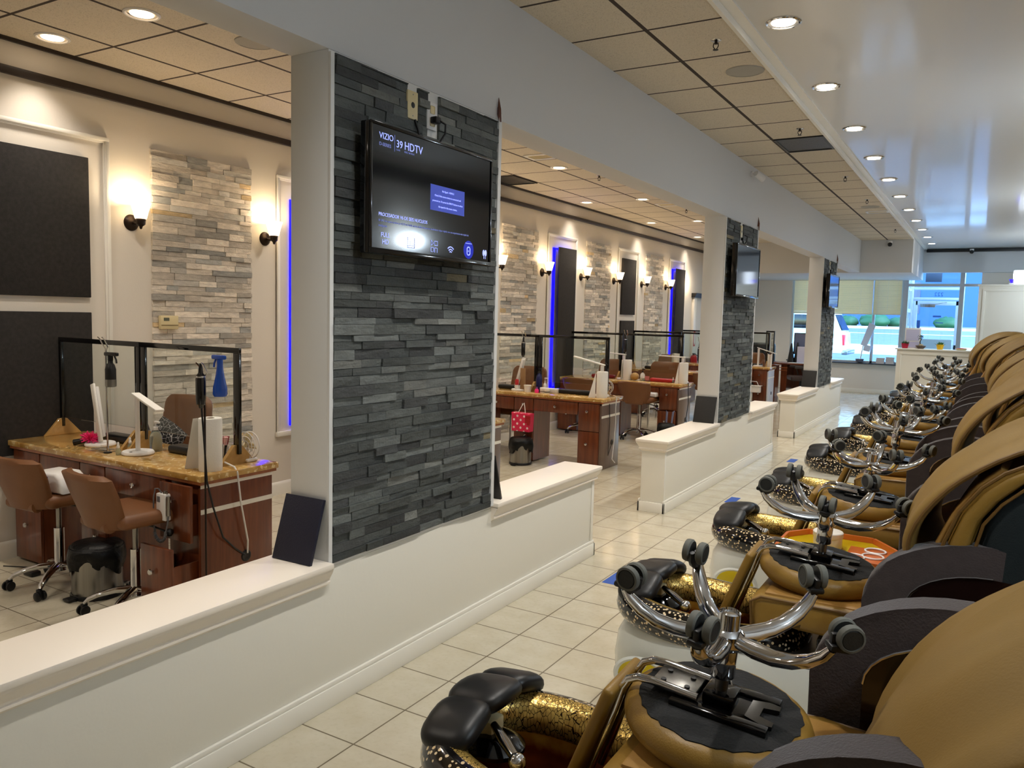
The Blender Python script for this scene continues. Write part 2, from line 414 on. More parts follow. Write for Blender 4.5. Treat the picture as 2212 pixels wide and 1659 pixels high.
LIGHTC = [((214,204,190),6),((206,198,186),5),((190,186,178),3),((220,210,196),3),((210,186,146),.5),((168,168,164),1.1)]
WALLS = [(.62, 4.842, 2.307, 3.545), (6.228, 10.10, 7.655, 8.90), (11.436, 15.42, 12.96, 14.21)]
for i, (y0, y1, c0, c1) in enumerate(WALLS):
    half_wall(i, y0, y1, c0, c1)
    p = MB().box(XB, XW, c0, c1, .585, 2.611, .003)
    p.box(XW, XW+.012, c0, c0+.02, .585, 2.6).box(XW, XW+.014, c1-.028, c1, .60, 2.64)
    struct(p.build('wall_pier', m_pier))
    g = [] if i == 0 else []
    gaps = [(c0+.47, c0+.545, 2.44, 2.7), (c0+.62, c0+.70, 2.40, 2.7)] if i == 0 else [(c0+.5, c0+.62, 2.42, 2.7)]
    struct(stones(c0+.022, c1-.03, .60, 2.60, .037, (.09,.27), (.005,.019), XW, DARKC, 'stone_veneer', m_stoned, gaps))
# left wall: ledgestone strips, framed fields
for k in range(5):
    y = 3.645 + 2.412*k
    o = stones(y, y+.905, .115, 2.745, .042, (.09,.34), (.008,.024), XL, LIGHTC, 'stone_veneer', m_stonel); struct(o)
FR = [(2.40 + 2.421*k, 3.327 + 2.412*k) for k in range(6)]
def molding(y0, y1, z0, z1):
    b = MB()
    for (w, d) in ((.040,.012),(.026,.022)):
        b.box(XL, XL+d, y0, y1, z1-w, z1, .003); b.box(XL, XL+d, y0, y0+w, z0, z1-w+.001, .003); b.box(XL, XL+d, y1-w, y1, z0, z1-w+.001, .003)
    b.box(XL, XL+.03, y0-.01, y1+.01, z0-.03, z0+.012, .004)
    return b.build('trim_5', m_trim)
for k, (y0, y1) in enumerate(FR):
    struct(molding(y0, y1, .545, 2.748))

# storefront wall, its window, door and vestibule
wf = MB()
wf.box(XL-.2, -4.10, YEND, YEND+.2, 0, 3.45).box(-4.10, -1.70, YEND, YEND+.2, 0, .70).box(-4.10, 2.4, YEND, YEND+.2, 2.90, 3.45)
wf.box(-.17, 2.4, YEND, YEND+.2, 0, 2.90)
struct(wf.build('wall_front', m_wall))
struct(MB().box(-1.305, 2.4, YEND-.22, YEND-.001, 2.765, 3.2749).build('wall_front', m_beam))
struct(MB().box(-1.25, 1.6, YEND-.30, YEND-.225, 3.20, 3.262, .004).build('trim_6', m_black))
struct(MB().box(-4.1, -1.7, YEND-.018, YEND, 0, .10, .003).build('baseboard_front', m_trim))
m_alu = M('window_aluminium', (196,202,206), .4, metal=.2)
w1 = MB()
for x in (-4.10, -3.40, -2.30, -1.72): w1.box(x, x+.055, YEND+.02, YEND+.12, .70, 2.90, .003)
for z in (.70, 2.86): w1.box(-4.1, -1.66, YEND+.02, YEND+.12, z, z+.05, .003)
w1 = struct(w1.build('window_1', m_alu))
MB().box(-4.08, -1.68, YEND+.07, YEND+.076, .73, 2.88).build('pane', m_pane, w1)
MB().box(-4.14, -1.64, YEND-.10, YEND+.03, .675, .70, .004).build('sill', M('dark_sill', (54,56,60), .3), w1)
d1 = MB()
for x in (-1.665, -.575): d1.box(x, x+.09, YEND-.04, YEND+.10, 0, 2.90, .004)
d1.box(-1.60, -.57, YEND-.03, YEND+.09, 2.47, 2.53, .003).box(-.5, -.17, YEND-.03, YEND+.09, 2.47, 2.53, .003)
d1 = struct(d1.build('door_1', m_alu))
YV = 21.25
v = MB()   # outer vestibule frame and side lights
for x in (-1.62, -.56): v.box(x, x+.06, YV-.05, YV+.05, 0, 2.9, .003)
for z in (2.20, 2.44, 2.84): v.box(-1.6, -.53, YV-.04, YV+.04, z, z+.06, .003)
for y in (20.35, 20.7): v.box(-1.65, -1.60, y, y+.06, 0, 2.9, .003)
v.box(-1.64, -1.60, 20.1, YV, 1.9, 1.98).box(-1.64, -1.60, 20.1, YV, 2.4, 2.46)
v = v.build('window_2', m_alu); struct(v)
MB().box(-1.63, -1.62, 20.12, YV-.05, .1, 2.86).box(-1.6, -.56, YV-.003, YV+.003, 2.26, 2.86).build('pane', m_pane, v)
d2 = MB()
for x in (-1.55, -.66): d2.box(x, x+.09, YV-.03, YV+.03, .02, 2.18, .003)
for z in (.02, 1.0, 2.08): d2.box(-1.5, -.6, YV-.03, YV+.03, z, z+(.16 if z < 2 else .10), .003)
d2 = struct(d2.build('door_2', m_alu))
MB().box(-1.47, -.66, YV-.003, YV+.003, .1, 2.1).build('pane', m_pane, d2)
MB().box(-1.40, -1.08, YV-.09, YV-.03, 2.03, 2.11, .004).tube([(-1.1,YV-.06,2.1),(-.95,YV-.1,2.13),(-.85,YV-.04,2.15)], .008, 6).build('closer', m_steel, d2)
MB().box(-1.40, -.70, YV-.06, YV-.035, .1, 1.28).build('kick_panel', M('grey_panel', (150,152,146), .5), d2)
for i, ch in enumerate('222'):
    text_mesh('house_number', ch, .125, M('number_vinyl', (20,60,90), .5), d2, Matrix(((-1,0,0,-.93-.066*i),(0,0,1,YV-.008),(0,1,0,2.295),(0,0,0,1))), 'LEFT')
MB().box(-1.12,-.95,YV-.012,YV-.006,1.80,1.84).box(-1.06,-.9,YV-.012,YV-.006,1.66,1.68).box(-1.45,-1.38,YV-.012,YV-.006,1.38,1.72).build('door_sticker', M('sticker_blue', (40,70,120), .5), d2)
tag(MB().box(-1.32, -.98, YV-.10, YV-.09, 2.62, 2.83, .002).build('sign_board', M('sign_back', (54,64,78), .6)), 'dark sign board hanging high in the glass over the entrance door', 'sign')
# right partition beside the counter
pr = MB().box(-.19, 2.2, 18.1, 18.25, 0, 2.40, .004)
for b in ((-.12,2.2,18.08,18.1,2.30,2.35),(-.12,-.07,18.08,18.1,.1,2.3)): pr.box(*b, .003)
pr.box(-.21, 2.2, 18.06, 18.29, 2.40, 2.43, .004)
struct(pr.build('wall_right', m_wallr))
# reception counter
ct = thing('reception_counter', 'white panelled reception counter with potted plants on its top', 'counter', (0,17.3,0))
b = MB().box(-1.50, -.17, 0, .30, 0, 1.125, .003)
for q in ((-1.44,-.23,-.012,0,1.03,1.06),(-1.44,-1.41,-.012,0,.12,1.03),(-.26,-.23,-.012,0,.12,1.03)): b.box(*q, .003)
b.build('body', m_wallr, ct)
MB().box(-1.53, -.15, -.03, .33, 1.125, 1.15, .004).build('countertop', m_trim, ct)

# ------------------------------------------------------------------ ceiling fittings
def can(name, lens, trim):
    t = thing(name, '', 'ceiling light')
    MB().lathe([(.098,0),(.098,-.004),(.090,-.010),(.082,-.008),(.082,0)], 28).build('trim_ring', trim, t)
    MB().lathe([(.0815,-.001),(.06,.006),(.0,.006)], 24).build('baffle', m_white, t)
    MB().lathe([(.062,-.004),(.0,-.006)], 24).build('lens', lens, t)
    return t
def spot(loc, power, col, size=2.75, blend=.9, r=.05):
    L = bpy.data.lights.new('can_light', 'SPOT'); L.energy = power; L.color = col; L.spot_size = size; L.spot_blend = blend; L.shadow_soft_size = r
    o = bpy.data.objects.new('can_light', L); COL.objects.link(o); o.location = loc; return o
WARM = (1,.90,.78); MID = (1,.96,.90); DAY = (.55,.76,1)
PL, PR = 60, 95
c0 = can('downlight', m_lampfacer, m_chrome)
for i in range(11):
    lab = ORD[i]+' recessed downlight of the row in the glossy white ceiling, counted from the camera'
    o = c0 if i == 0 else dup(c0, (0,0,0)); o.location = (-1.085, 4.68+1.375*i, 3.275); tag(o, lab, 'ceiling light', 'downlights over the pedicure chairs')
for i in range(-2, 11): spot((-1.085, 4.68+1.375*i, 3.25), PR*(1 if i < 9 else .5), MID, 2.15 if i < 9 else 1.2)
c1 = can('downlight', m_lampface, m_white)
LD = [(-4.99,2.83,'recessed downlight in the tiled ceiling, outer of the two nearest the camera'),(-4.13,2.84,'recessed downlight in the tiled ceiling beside the beam, nearest the camera'),
      (-4.12,7.82,'recessed downlight past the first stone pier, nearest the beam and beside the ceiling vent'),(-4.98,10.32,'recessed downlight above the second stone strip seen past the television pier'),
      (-4.14,10.32,'recessed downlight just before the second ceiling vent of the left room'),(-5.0,12.9,'recessed downlight close to the dark rail, second from the far end'),
      (-4.2,12.9,'recessed downlight beside the white edge of the second pier'),(-5.0,15.4,'recessed downlight close to the dark rail, farthest of all')]
for i, (x, y, lab) in enumerate(LD):
    o = c1 if i == 0 else dup(c1, (0,0,0)); o.location = (x, y, 3.228); tag(o, lab, 'ceiling light', 'downlights in the left room')
for x in (-4.3, -2.9): spot((x, 18.4, 2.58), 45, WARM, 2.5)  # fill spots added under the bulkhead to brighten the far corner, no fixtures there
for y in (.3, 2.83, 5.3, 7.82, 10.32, 12.9, 15.4):
    for x in (-5.0, -4.13, -3.2): spot((x, y, 3.2), PL*(.8 if x > -3.5 else (1 if x > -4.5 else .6)), WARM, 2.5 if x > -4.5 else 1.7)  # column nearest the beam is unseen, added to balance the room light
def speaker(x, y, lab):
    t = thing('ceiling_speaker', lab, 'speaker', (x,y,3.228), 0, 'round ceiling speakers')
    MB().lathe([(.0,-.006),(.108,-.006)], 28).build('grille', m_speaker, t)
    MB().lathe([(.108,-.007),(.12,-.006),(.122,0)], 28).build('rim', m_speaker, t)
speaker(-3.93, 3.46, 'round speaker in the left ceiling half hidden by the beam'); speaker(-1.455, 5.30, 'round grey speaker in the corridor ceiling between the first two sprinklers'); speaker(-1.50, 12.1, 'round white speaker in the corridor ceiling before the small vent')
def sprinkler(x, y, lab):
    t = thing('sprinkler', lab, 'sprinkler', (x,y,3.228), 0, 'ceiling sprinklers')
    MB().lathe([(.0,-.004),(.036,-.004),(.042,0)], 18).build('escutcheon', m_chrome, t)
    b = MB().cyl((0,0,-.03), .012, .03, 10)
    t.scale = (.75,.75,.75); b.tube([(-.016,0,-.02),(-.02,0,-.045),(-.006,0,-.068)], .004, 6).tube([(.016,0,-.02),(.02,0,-.045),(.006,0,-.068)], .004, 6).build('frame', m_bronze, t)
    MB().lathe([(.0,-.074),(.02,-.074),(.022,-.07),(.0,-.068)], 14).build('deflector', m_bronze, t)
for i, y in enumerate((4.66, 7.06, 9.54, 11.4, 15.1)): sprinkler(-1.455, y, ORD[i]+' sprinkler head along the corridor ceiling, counted from the camera')
sprinkler(-3.93, 8.45, 'sprinkler head in the left ceiling nearer the television pier'); sprinkler(-3.92, 11.5, 'sprinkler head in the left ceiling nearer the second pier')
def vent(x, y, sx, sy, lab, dark=True):
    t = thing('ceiling_vent', lab, 'vent', (x,y,3.228))
    b = MB()
    for q in ((-sx,sx,-sy,-sy+.03),(-sx,sx,sy-.03,sy),(-sx,-sx+.03,-sy+.03,sy-.03),(sx-.03,sx,-sy+.03,sy-.03)): b.box(*q, -.012, 0, .003)
    b.build('frame', m_white, t)
    b = MB()
    for k in range(6): b.box(-sx+.03, sx-.03, -sy+.035+k*(2*sy-.07)/6, -sy+.045+k*(2*sy-.07)/6, -.01, -.002)
    b.build('slat', m_white if not dark else m_ivory, t)
    MB().box(-sx+.02, sx-.02, -sy+.02, sy-.02, -.0015, 0).build('duct_opening', m_black, t)
vent(-1.47, 12.66, .15, .10, 'small white vent in the corridor ceiling behind the white speaker'); vent(-4.0, 7.2, .15, .12, 'white vent in the left ceiling nearer the television pier'); vent(-4.0, 10.9, .15, .12, 'white vent in the left ceiling nearer the second pier')
def dark_grille(x0, x1, y0, y1, lab):
    t = thing('return_grille', lab, 'vent', ((x0+x1)/2,(y0+y1)/2,3.228)); a, c = (x1-x0)/2, (y1-y0)/2
    MB().box(-a,a,-c,c,-.004,-.001).build('backing', M('grille_dark', (22,22,23), .35, bump=(90,.4)), t)
    b = MB()
    for q in ((-a,a,-c,-c+.02),(-a,a,c-.02,c),(-a,-a+.02,-c+.02,c-.02),(a-.02,a,-c+.02,c-.02)): b.box(*q,-.010,-.004)
    b.build('frame', m_black, t)
dark_grille(-1.744, -1.322, 7.38, 7.97, 'black return air grille filling a corridor ceiling tile'); dark_grille(-5.22, -4.82, 8.02, 8.60, 'black return air grille filling a tile of the left ceiling')
t = thing('spot_lamp', 'small white spot lamp fixed to the beam beside the ceiling', 'lamp', (XW,8.5,3.1))
MB().cyl((0,0,.04), .03, .02, 12, axis='x').tube([(.02,0,.04),(.05,0,.05),(.07,.0,.03)], .008, 6).build('bracket', m_white, t)
MB().tube([(.06,-.04,.035),(.11,.06,-.01)], [.03,.036], 14).build('head', m_white, t)
MB().tube([(.1101,.0602,-.0101),(.1121,.0642,-.0119)], .03, 14).build('lens', M('spot_lens', (200,230,240), .1, emit=((190,230,255),1)), t)
def camera_ball(loc, lab):
    t = thing('security_camera', lab, 'camera', loc)
    MB().cyl((0,0,0), .04, .03, 14).build('base', m_white, t); MB().ball((0,-.02,-.03), .042, (1,1,1), 14).build('body', m_black, t)
camera_ball((-1.70, 16.86, 3.16), 'black ball camera on the bulkhead at the end of the tiled ceiling'); camera_ball((-.39, 19.70, 3.22), 'ball camera under the black slot at the far end')
# ceiling water stain / peeled beam corner are left to the paint
struct(MB().tube([(XW+.006,3.53,2.60),(XW+.012,3.52,2.66),(XW+.004,3.525,2.72)], [.014,.010,.001], 5).build('trim_7', m_wood))
struct(MB().tube([(XW+.006,8.885,2.60),(XW+.012,8.88,2.67),(XW+.004,8.88,2.74)], [.014,.010,.001], 5).build('trim_7', m_wood))
struct(MB().tube([(XW+.006,14.195,2.60),(XW+.012,14.19,2.67),(XW+.004,14.19,2.75)], [.014,.010,.001], 5).build('trim_7', m_wood))

# ------------------------------------------------------------------ left wall furniture: panels, LEDs, sconces, thermostat
def apanel(y0, y1, z0, z1, d0, d1, lab):
    o = MB().box(XL+d0, XL+d1, y0, y1, z0, z1, .004).build('wall_panel', m_panel); return tag(o, lab, 'wall panel', 'charcoal fabric wall panels')
for k, (y0, y1) in enumerate(FR):
    a, c = y0+.155, y1-.155
    w = ['at the left edge of the photo','behind the white pier','hidden behind the stone pier','past the television pier','between the third and fourth stone strips','before the far end'][k]
    if k == 2: continue
    if k % 2 == 0:
        apanel(a, c, 1.665, 2.59, .001, .03, 'upper charcoal fabric panel of the framed pair '+w); apanel(a, c, .66, 1.565, .001, .03, 'lower charcoal fabric panel of the framed pair '+w)
    else:
        apanel(a+.06, c, .60, 2.57, .055, .08, 'tall charcoal fabric panel with blue light behind it '+w)
        t = thing('led_strip', 'blue light strip glowing behind the tall panel '+w, 'light', (XL,0,0), 0, 'blue light strips')
        MB().box(.002,.012,a-.005,a+.065,.60,2.56).box(.002,.05,a+.085,c-.02,2.54,2.56).box(.002,.05,a+.085,c-.02,.60,.62).build('strip', m_led, t)  # near strip widened past the panel to stand in for blue wall glow
def sconce(shade=None):
    t = thing('wall_sconce', '', 'wall lamp')
    MB().lathe([(0,.026),(.02,.026),(.034,.02),(.052,.012),(.058,0)], 22, M=Matrix.Rotation(PI/2,4,'Y')).build('backplate', m_bronze, t)
    MB().tube([(.02,0,0),(.06,0,-.01),(.09,0,-.012),(.11,0,.0)], .010, 8).ball((.11,0,0), .026, (1,1,.9), 12).lathe([(0,-.05),(.008,-.045),(.012,-.03),(.03,-.015),(.034,.02),(.03,.03)], 16, (.11,0,0)).build('arm', m_bronze, t)
    MB().lathe([(.036,.022),(.040,.03),(.050,.07),(.062,.112),(.070,.135),(.067,.135),(.059,.112),(.047,.07),(.036,.032)], 22, (.11,0,0)).build('shade', shade or m_shade, t)
    return t
s0 = sconce(); SY = []
for k in range(6):
    SY += [FR[k][1]+.165, FR[k][1]+1.375]
SY = SY[:11]
SL = ['bronze wall sconce beside the charcoal panels, nearest the camera','bronze wall sconce between the light stone strip and the white pier',None,None,None,'bronze wall sconce cut off by the edge of the television pier',
      'bronze wall sconce left of the tall blue-lit panel past the television pier','bronze wall sconce right of the tall blue-lit panel past the television pier','bronze wall sconce left of the framed panel pair seen past the television pier',
      'bronze wall sconce right of the framed panel pair seen past the television pier','bronze wall sconce left of the farthest blue-lit panel']
SIDX = [0,1,5,6,7,8,9,10]
ally = [3.492, 4.702] + [3.492+2.412*k+d for k in range(1,6) for d in (0,1.21)]
vis = [ally[0], ally[1], ally[4], ally[5], ally[6], ally[7], ally[8], ally[9]]
labs = [SL[0], SL[1], SL[5], SL[6], SL[7], SL[8], SL[9], SL[10]]
for i, (y, lb) in enumerate(zip(vis, labs)):
    o = s0 if i == 0 else dup(s0, (0,0,0)); o.location = (XL, y, 2.20); tag(o, lb, 'wall lamp', 'wall sconces on the left wall')
for y in [ally[i] for i in range(0,11)]:
    L = bpy.data.lights.new('sconce_bulb', 'POINT'); L.energy = 6.5; L.color = (1,.80,.54); L.shadow_soft_size = .028
    o = bpy.data.objects.new('sconce_bulb', L); COL.objects.link(o); o.location = (XL+.11, y, 2.335)
t = thing('thermostat', 'ivory thermostat mounted on the light stone strip', 'thermostat', (XL+.02,3.755,1.50))
MB().box(0,.03,-.075,.075,-.05,.05,.006).build('case', m_ivory, t); MB().box(.0301,.032,-.05,-.005,.012,.035).build('display', M('lcd', (96,98,80), .3), t); MB().box(.0301,.033,-.07,.07,-.022,-.018).build('seam', m_pipe, t)
m_shc = M('sconce_glass_cool', (240,246,255), .4, emit=((225,236,255),2.5))
for i, y in enumerate((6.8, 11.95)):
    o = sconce(m_shc); o.location = (1.25, y, 2.20); o.rotation_euler = (0,0,PI); tag(o, 'cool white wall sconce on the right wall, '+['reflected in the nearest television','farther along'][i], 'wall lamp', 'wall sconces on the right wall')
for y in (1.65, 6.8, 11.95, 17.0):
    L = bpy.data.lights.new('sconce_bulb', 'POINT'); L.energy = 50; L.color = (.70,.85,1); L.shadow_soft_size = .07
    o = bpy.data.objects.new('sconce_bulb', L); COL.objects.link(o); o.location = (1.12, y, 2.36)
# door casing at the far end of the left wall
struct(MB().box(XL, XL+.05, 15.95, 16.12, 0, 2.06, .004).build('door_3', m_trim))
struct(MB().prism([(XL,2.06),(XL+.07,2.06),(XL+.11,2.15),(XL,2.15)], 'y', 15.90, 16.95).build('trim_8', m_black))
# ================================================================== pedicure chairs with upturned stools
PITCH, NCH = 1.37, 12
YC = [.66] + [1.86+1.37*k for k in range(11)]
def sup(t, a, b, n=2.6):
    c, s = math.cos(t), math.sin(t)
    return (a*math.copysign(abs(c)**(2/n), c), b*math.copysign(abs(s)**(2/n), s))
def pedi_chair():
    t = thing('pedicure_chair', '', 'pedicure chair')
    # fibreglass base: rounded nose at the front, straight to the back
    out = []
    for i in range(25):
        a = PI/2 + PI*i/24; px, py = sup(a, .62, .315, 2.9); out.append((-.69+px, py))
    out = [(.36,.30)] + out + [(.36,-.30)]
    lev = [(0,.93),(.04,.99),(.18,1.0),(.28,.985),(.335,.95),(.365,.90)]
    b = MB(); n = len(out)
    def f(u, v):
        i = min(int(round(u*n)) % n, n-1); j = int(round(v*(len(lev)-1))); z, s = lev[j]
        x, y = out[i]; return (-.45+(x+.45)*(s if x < -.45 else 1), y*s, z - (.0 if x < -.3 else .0))
    b.grid(f, n, len(lev), cu=True)
    b.build('base', m_fiber, t, 50)
    b = MB()
    def dk(u, v):
        a = 2*PI*u; p, q = sup(a, .335, .240, 2.5), sup(a, .575, .285, 2.9); k = v
        return ((-.915+p[0])*(1-k)+(-.69+q[0])*k, p[1]*(1-k)+q[1]*k, .366)
    b.grid(dk, 48, 2, cu=True).box(-.20,.36,-.28,.28,.34,.3645).build('deck', m_fiberg, t)
    # yellow niche in the near side of the base
    q = MB(); q.lathe([(.0,.012),(.072,.012),(.085,.004),(.094,.008),(.104,.0)], 30, M=Matrix.Translation((-1.10,-.302,.175)) @ Matrix.Rotation(PI/2,4,'X') @ Matrix.Diagonal((1.2,.85,1,1)), mis=[0,0,1,1])
    q.build('side_pocket', [m_yellow, m_fiber], t)
    # bowl with rolled rim
    NU, NV = 56, 16; bm = MB(); A, B_ = .335, .240
    def rim(u, v, r=.066):
        a = 2*PI*u; px, py = sup(a, A, B_, 2.5); nx, ny = px/A**2, py/B_**2; l = math.hypot(nx, ny); nx, ny = nx/l, ny/l
        w = 2*PI*v; zz = .388 + .02*max(0, -px/A)
        return (-.915+px+nx*r*math.cos(w), py+ny*r*math.cos(w), zz+r*math.sin(w))
    V = [[bm.bm.verts.new(rim(i/NU, j/NV)) for j in range(NV)] for i in range(NU)]
    for i in range(NU):
        for j in range(NV):
            fc = bm.bm.faces.new((V[i][j], V[(i+1)%NU][j], V[(i+1)%NU][(j+1)%NV], V[i][(j+1)%NV])); fc.material_index = 1 if 3 < j < 13 else 0
    bm.build('bowl_rim', [m_dots, m_gold], t, 180)
    def inner(u, v):
        a = 2*PI*u; px, py = sup(a, A-.05, B_-.05, 2.5); s = 1-.25*v if v < .8 else (.8 - (v-.8)*4)
        return (-.915+px*s, py*s, .37-.27*min(1, v*1.3) if v < 1 else .10)
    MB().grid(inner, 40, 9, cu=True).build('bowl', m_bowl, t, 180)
    # footrest on its swivel, chrome handle
    fr = MB()
    for (yy, zz, rot, w, L) in ((-.135,.478,.36,.088,.082),(.012,.505,.0,.096,.088),(.165,.478,-.36,.088,.082)):
        T = Matrix.Translation((-1.195,yy+.03,zz)) @ Matrix.Rotation(-.12,4,'Y') @ Matrix.Rotation(rot,4,'X')
        def pad(u, v, w=w, L=L):
            th, ph = -PI/2+PI*v, 2*PI*u; cx, cy = sup(ph, w, L+.012, 3.2); s = max(.0, math.cos(th))**.55
            return (cx*s, cy*s, .032*math.copysign(abs(math.sin(th))**.8, math.sin(th)) + .012*(1-(cy*s/.1)**2))
        fr.grid(pad, 28, 11, cu=True, M=T)
    fr.build('footrest', m_black, t, 180)
    MB().box(-1.20,-1.13,-.025,.045,.405,.465,.008).build('footrest_mount', m_ivory, t)
    MB().lathe([(.085,.0),(.085,.012),(.06,.035),(.03,.045),(0,.045)], 22, (-1.13,.0,.385)).build('swivel_plate', m_blackg, t)
    MB().tube([(-1.12,-.03,.468),(-1.06,-.07,.455),(-1.01,-.10,.442)], [.011,.016,.013], 12).ball((-.995,-.112,.437), .025, (1,1,1), 16).build('chrome_handle', m_chrome, t)
    # seat
    prof = [(-.70,.575),(-.668,.598),(-.3,.60),(.06,.585),(.06,.475),(-.52,.485),(-.585,.51),(-.64,.49),(-.665,.445),(-.695,.452)]
    st = MB().prism(prof, 'y', -.262, .262, .034, 4).build('seat', m_must, t)
    MB().box(-.655,.0,-.235,.235,.585,.606,.008).build('seat_top', m_mustq, t)
    for s in (-1, 1):
        MB().tube([(-.69,s*.262,.47),(-.697,s*.262,.57),(-.66,s*.262,.592),(-.3,s*.262,.593),(.05,s*.262,.578)], .0055, 6).build('piping', m_pipe, t)
    MB().box(-.46,.34,-.245,.245,.366,.476,.01).box(-.38,-.30,-.252,-.244,.40,.43,.003).build('seat_frame', m_blackg, t)
    # arm panels
    arc = [(-.345,.40),(-.345,.70)] + [(-.345+.36*(1-math.cos(a)), .70+.235*math.sin(a)) for a in [PI/2*k/10 for k in range(1,11)]] + [(.12,.925),(.12,.40)]
    ins = [(-.215,.40),(-.215,.70)] + [(-.215+.24*(1-math.cos(a)), .70+.135*math.sin(a)) for a in [PI/2*k/8 for k in range(1,9)]] + [(.115,.83),(.115,.40)]
    for s, nm in ((-1,'near'),(1,'far')):
        y0 = s*.345
        ar = MB().prism(arc, 'y', y0-.048, y0+.048, .012, 3).build('armrest', m_suede, t); ar['side'] = nm
        MB().prism(ins, 'y', y0-.0505, y0+.0505, .001, 1).build('inset_panel', m_insetp, ar)
        for e in (-.051, .051):
            MB().tube([(p[0], y0+e, p[1]) for p in ins[1:-2]], .004, 6).build('chrome_trim', m_chrome, ar)
    # back
    sf = [(-.19,.32),(-.12,.715),(-.105,.81),(-.08,.91),(-.045,1.01),(.013,1.096),(.07,1.148),(.16,1.20),(.28,1.235),(.36,1.24)]
    sb = [(-.11,.32),(-.038,.73),(-.018,.805),(-.004,.90),(.015,.986),(.06,1.055),(.13,1.125),(.22,1.17),(.32,1.195),(.37,1.20)]
    def strip(b, A_, B2, y0, y1, mi=0):
        for i in range(len(A_)-1):
            b.prism([A_[i], A_[i+1], B2[i+1], B2[i]], 'y', y0, y1, mi=mi)
    def shellsurf(A_, w, bul):   # rounded cross section running along a side profile
        pass
    # gusset: loft with rounded sides
    def loft(name, front, back, half, mat, round_=.06, nv=14, par=t):
        m = len(front)
        def g(u, v):
            i = u*(m-1); a = min(int(i), m-2); fr_ = i-a
            F = [front[a][k]*(1-fr_)+front[a+1][k]*fr_ for k in (0,1)]; Bk = [back[a][k]*(1-fr_)+back[a+1][k]*fr_ for k in (0,1)]
            th = 2*PI*v; cx, cy = sup(th, 1, 1, 5)
            s = (cx+1)/2
            return (F[0]*(1-s)+Bk[0]*s, half*cy, F[1]*(1-s)+Bk[1]*s)
        b = MB(); b.grid(g, 3*m, 40, cv=True)
        for q in (0, 1):
            b.face([g(q, j/40) for j in range(40)][::(1 if q else -1)])
        bmesh.ops.remove_doubles(b.bm, verts=b.bm.verts[:], dist=1e-5)
        return b.build(name, mat, par, 60)
    loft('back_gusset', sf, sb, .395, m_must)
    rear = [(.10,.32),(.19,.73),(.21,.805),(.23,.90),(.255,.98),(.30,1.04),(.34,1.09),(.385,1.12),(.42,1.14),(.43,1.15)]
    loft('back_shell', [(p[0]-.01,p[1]) for p in sb], rear, .388, m_shell)
    cf = [(-.255,.62),(-.215,.69),(-.152,.81),(-.115,.90),(-.075,1.0),(-.02,1.09),(.05,1.16)]
    cb_ = [(-.145,.62),(-.12,.715),(-.105,.81),(-.08,.91),(-.045,1.01),(.013,1.096),(.07,1.148)]
    loft('back_cushion', cf, cb_, .345, m_mustq)
    for s in (-1, 1):
        MB().tube([(p[0]-.002, s*.386, p[1]+.003) for p in sf], .006, 6).tube([(p[0]+.006, s*.389, p[1]-.002) for p in sb], .005, 6).build('back_piping', m_pipe, t)
    # hooded headrest
    hp = [(-.105,.765),(-.150,.775),(-.186,.835),(-.185,.905),(-.148,.99),(-.082,1.078),(.0,1.15),(.10,1.215),(.22,1.262),(.34,1.275),(.42,1.262)]
    def hpt(u):
        i = u*(len(hp)-1); a = min(int(i), len(hp)-2); q = i-a
        p = [hp[max(0,a-1)], hp[a], hp[a+1], hp[min(len(hp)-1,a+2)]]
        o = []
        for k in (0, 1):
            p0,p1,p2,p3 = (w[k] for w in p); o.append(.5*(2*p1+(p2-p0)*q+(2*p0-5*p1+4*p2-p3)*q*q+(3*p1-p0-3*p2+p3)*q**3))
        return Vector(o)
    def hood(u, v):
        e = .004; T = (hpt(min(1,u+e))-hpt(max(0,u-e))).normalized(); N = Vector((-T.y, T.x))
        th = 2*PI*v; cx, cy = sup(th, 1, 1, 3.0)           # cx: inner(-)..outer(+)
        yy = .360*cy * (1 - .14*max(0,(.12-u)/.12)**2)
        crown = .036*(1-cy*cy)*min(1, u*2.2)
        fold = (.011*math.sin(6.5*cy+5*u+.6) + .006*math.sin(15*cy-7*u))*max(0,cx)*min(1,u*3)
        off = .026*cx + crown + fold
        P = hpt(u)+N*off; return (P.x, yy, P.y)
    b = MB(); b.grid(hood, 34, 44, cv=True)
    for q in (0, 1): b.face([hood(q, j/44) for j in range(44)])
    b.build('headrest_hood', m_hood, t, 70)
    for s in (-1, 1):
        MB().tube([hood(k/20, .25 if s > 0 else .75) for k in range(21)], .0075, 7).build('hood_piping', m_pipe, t)
    return t
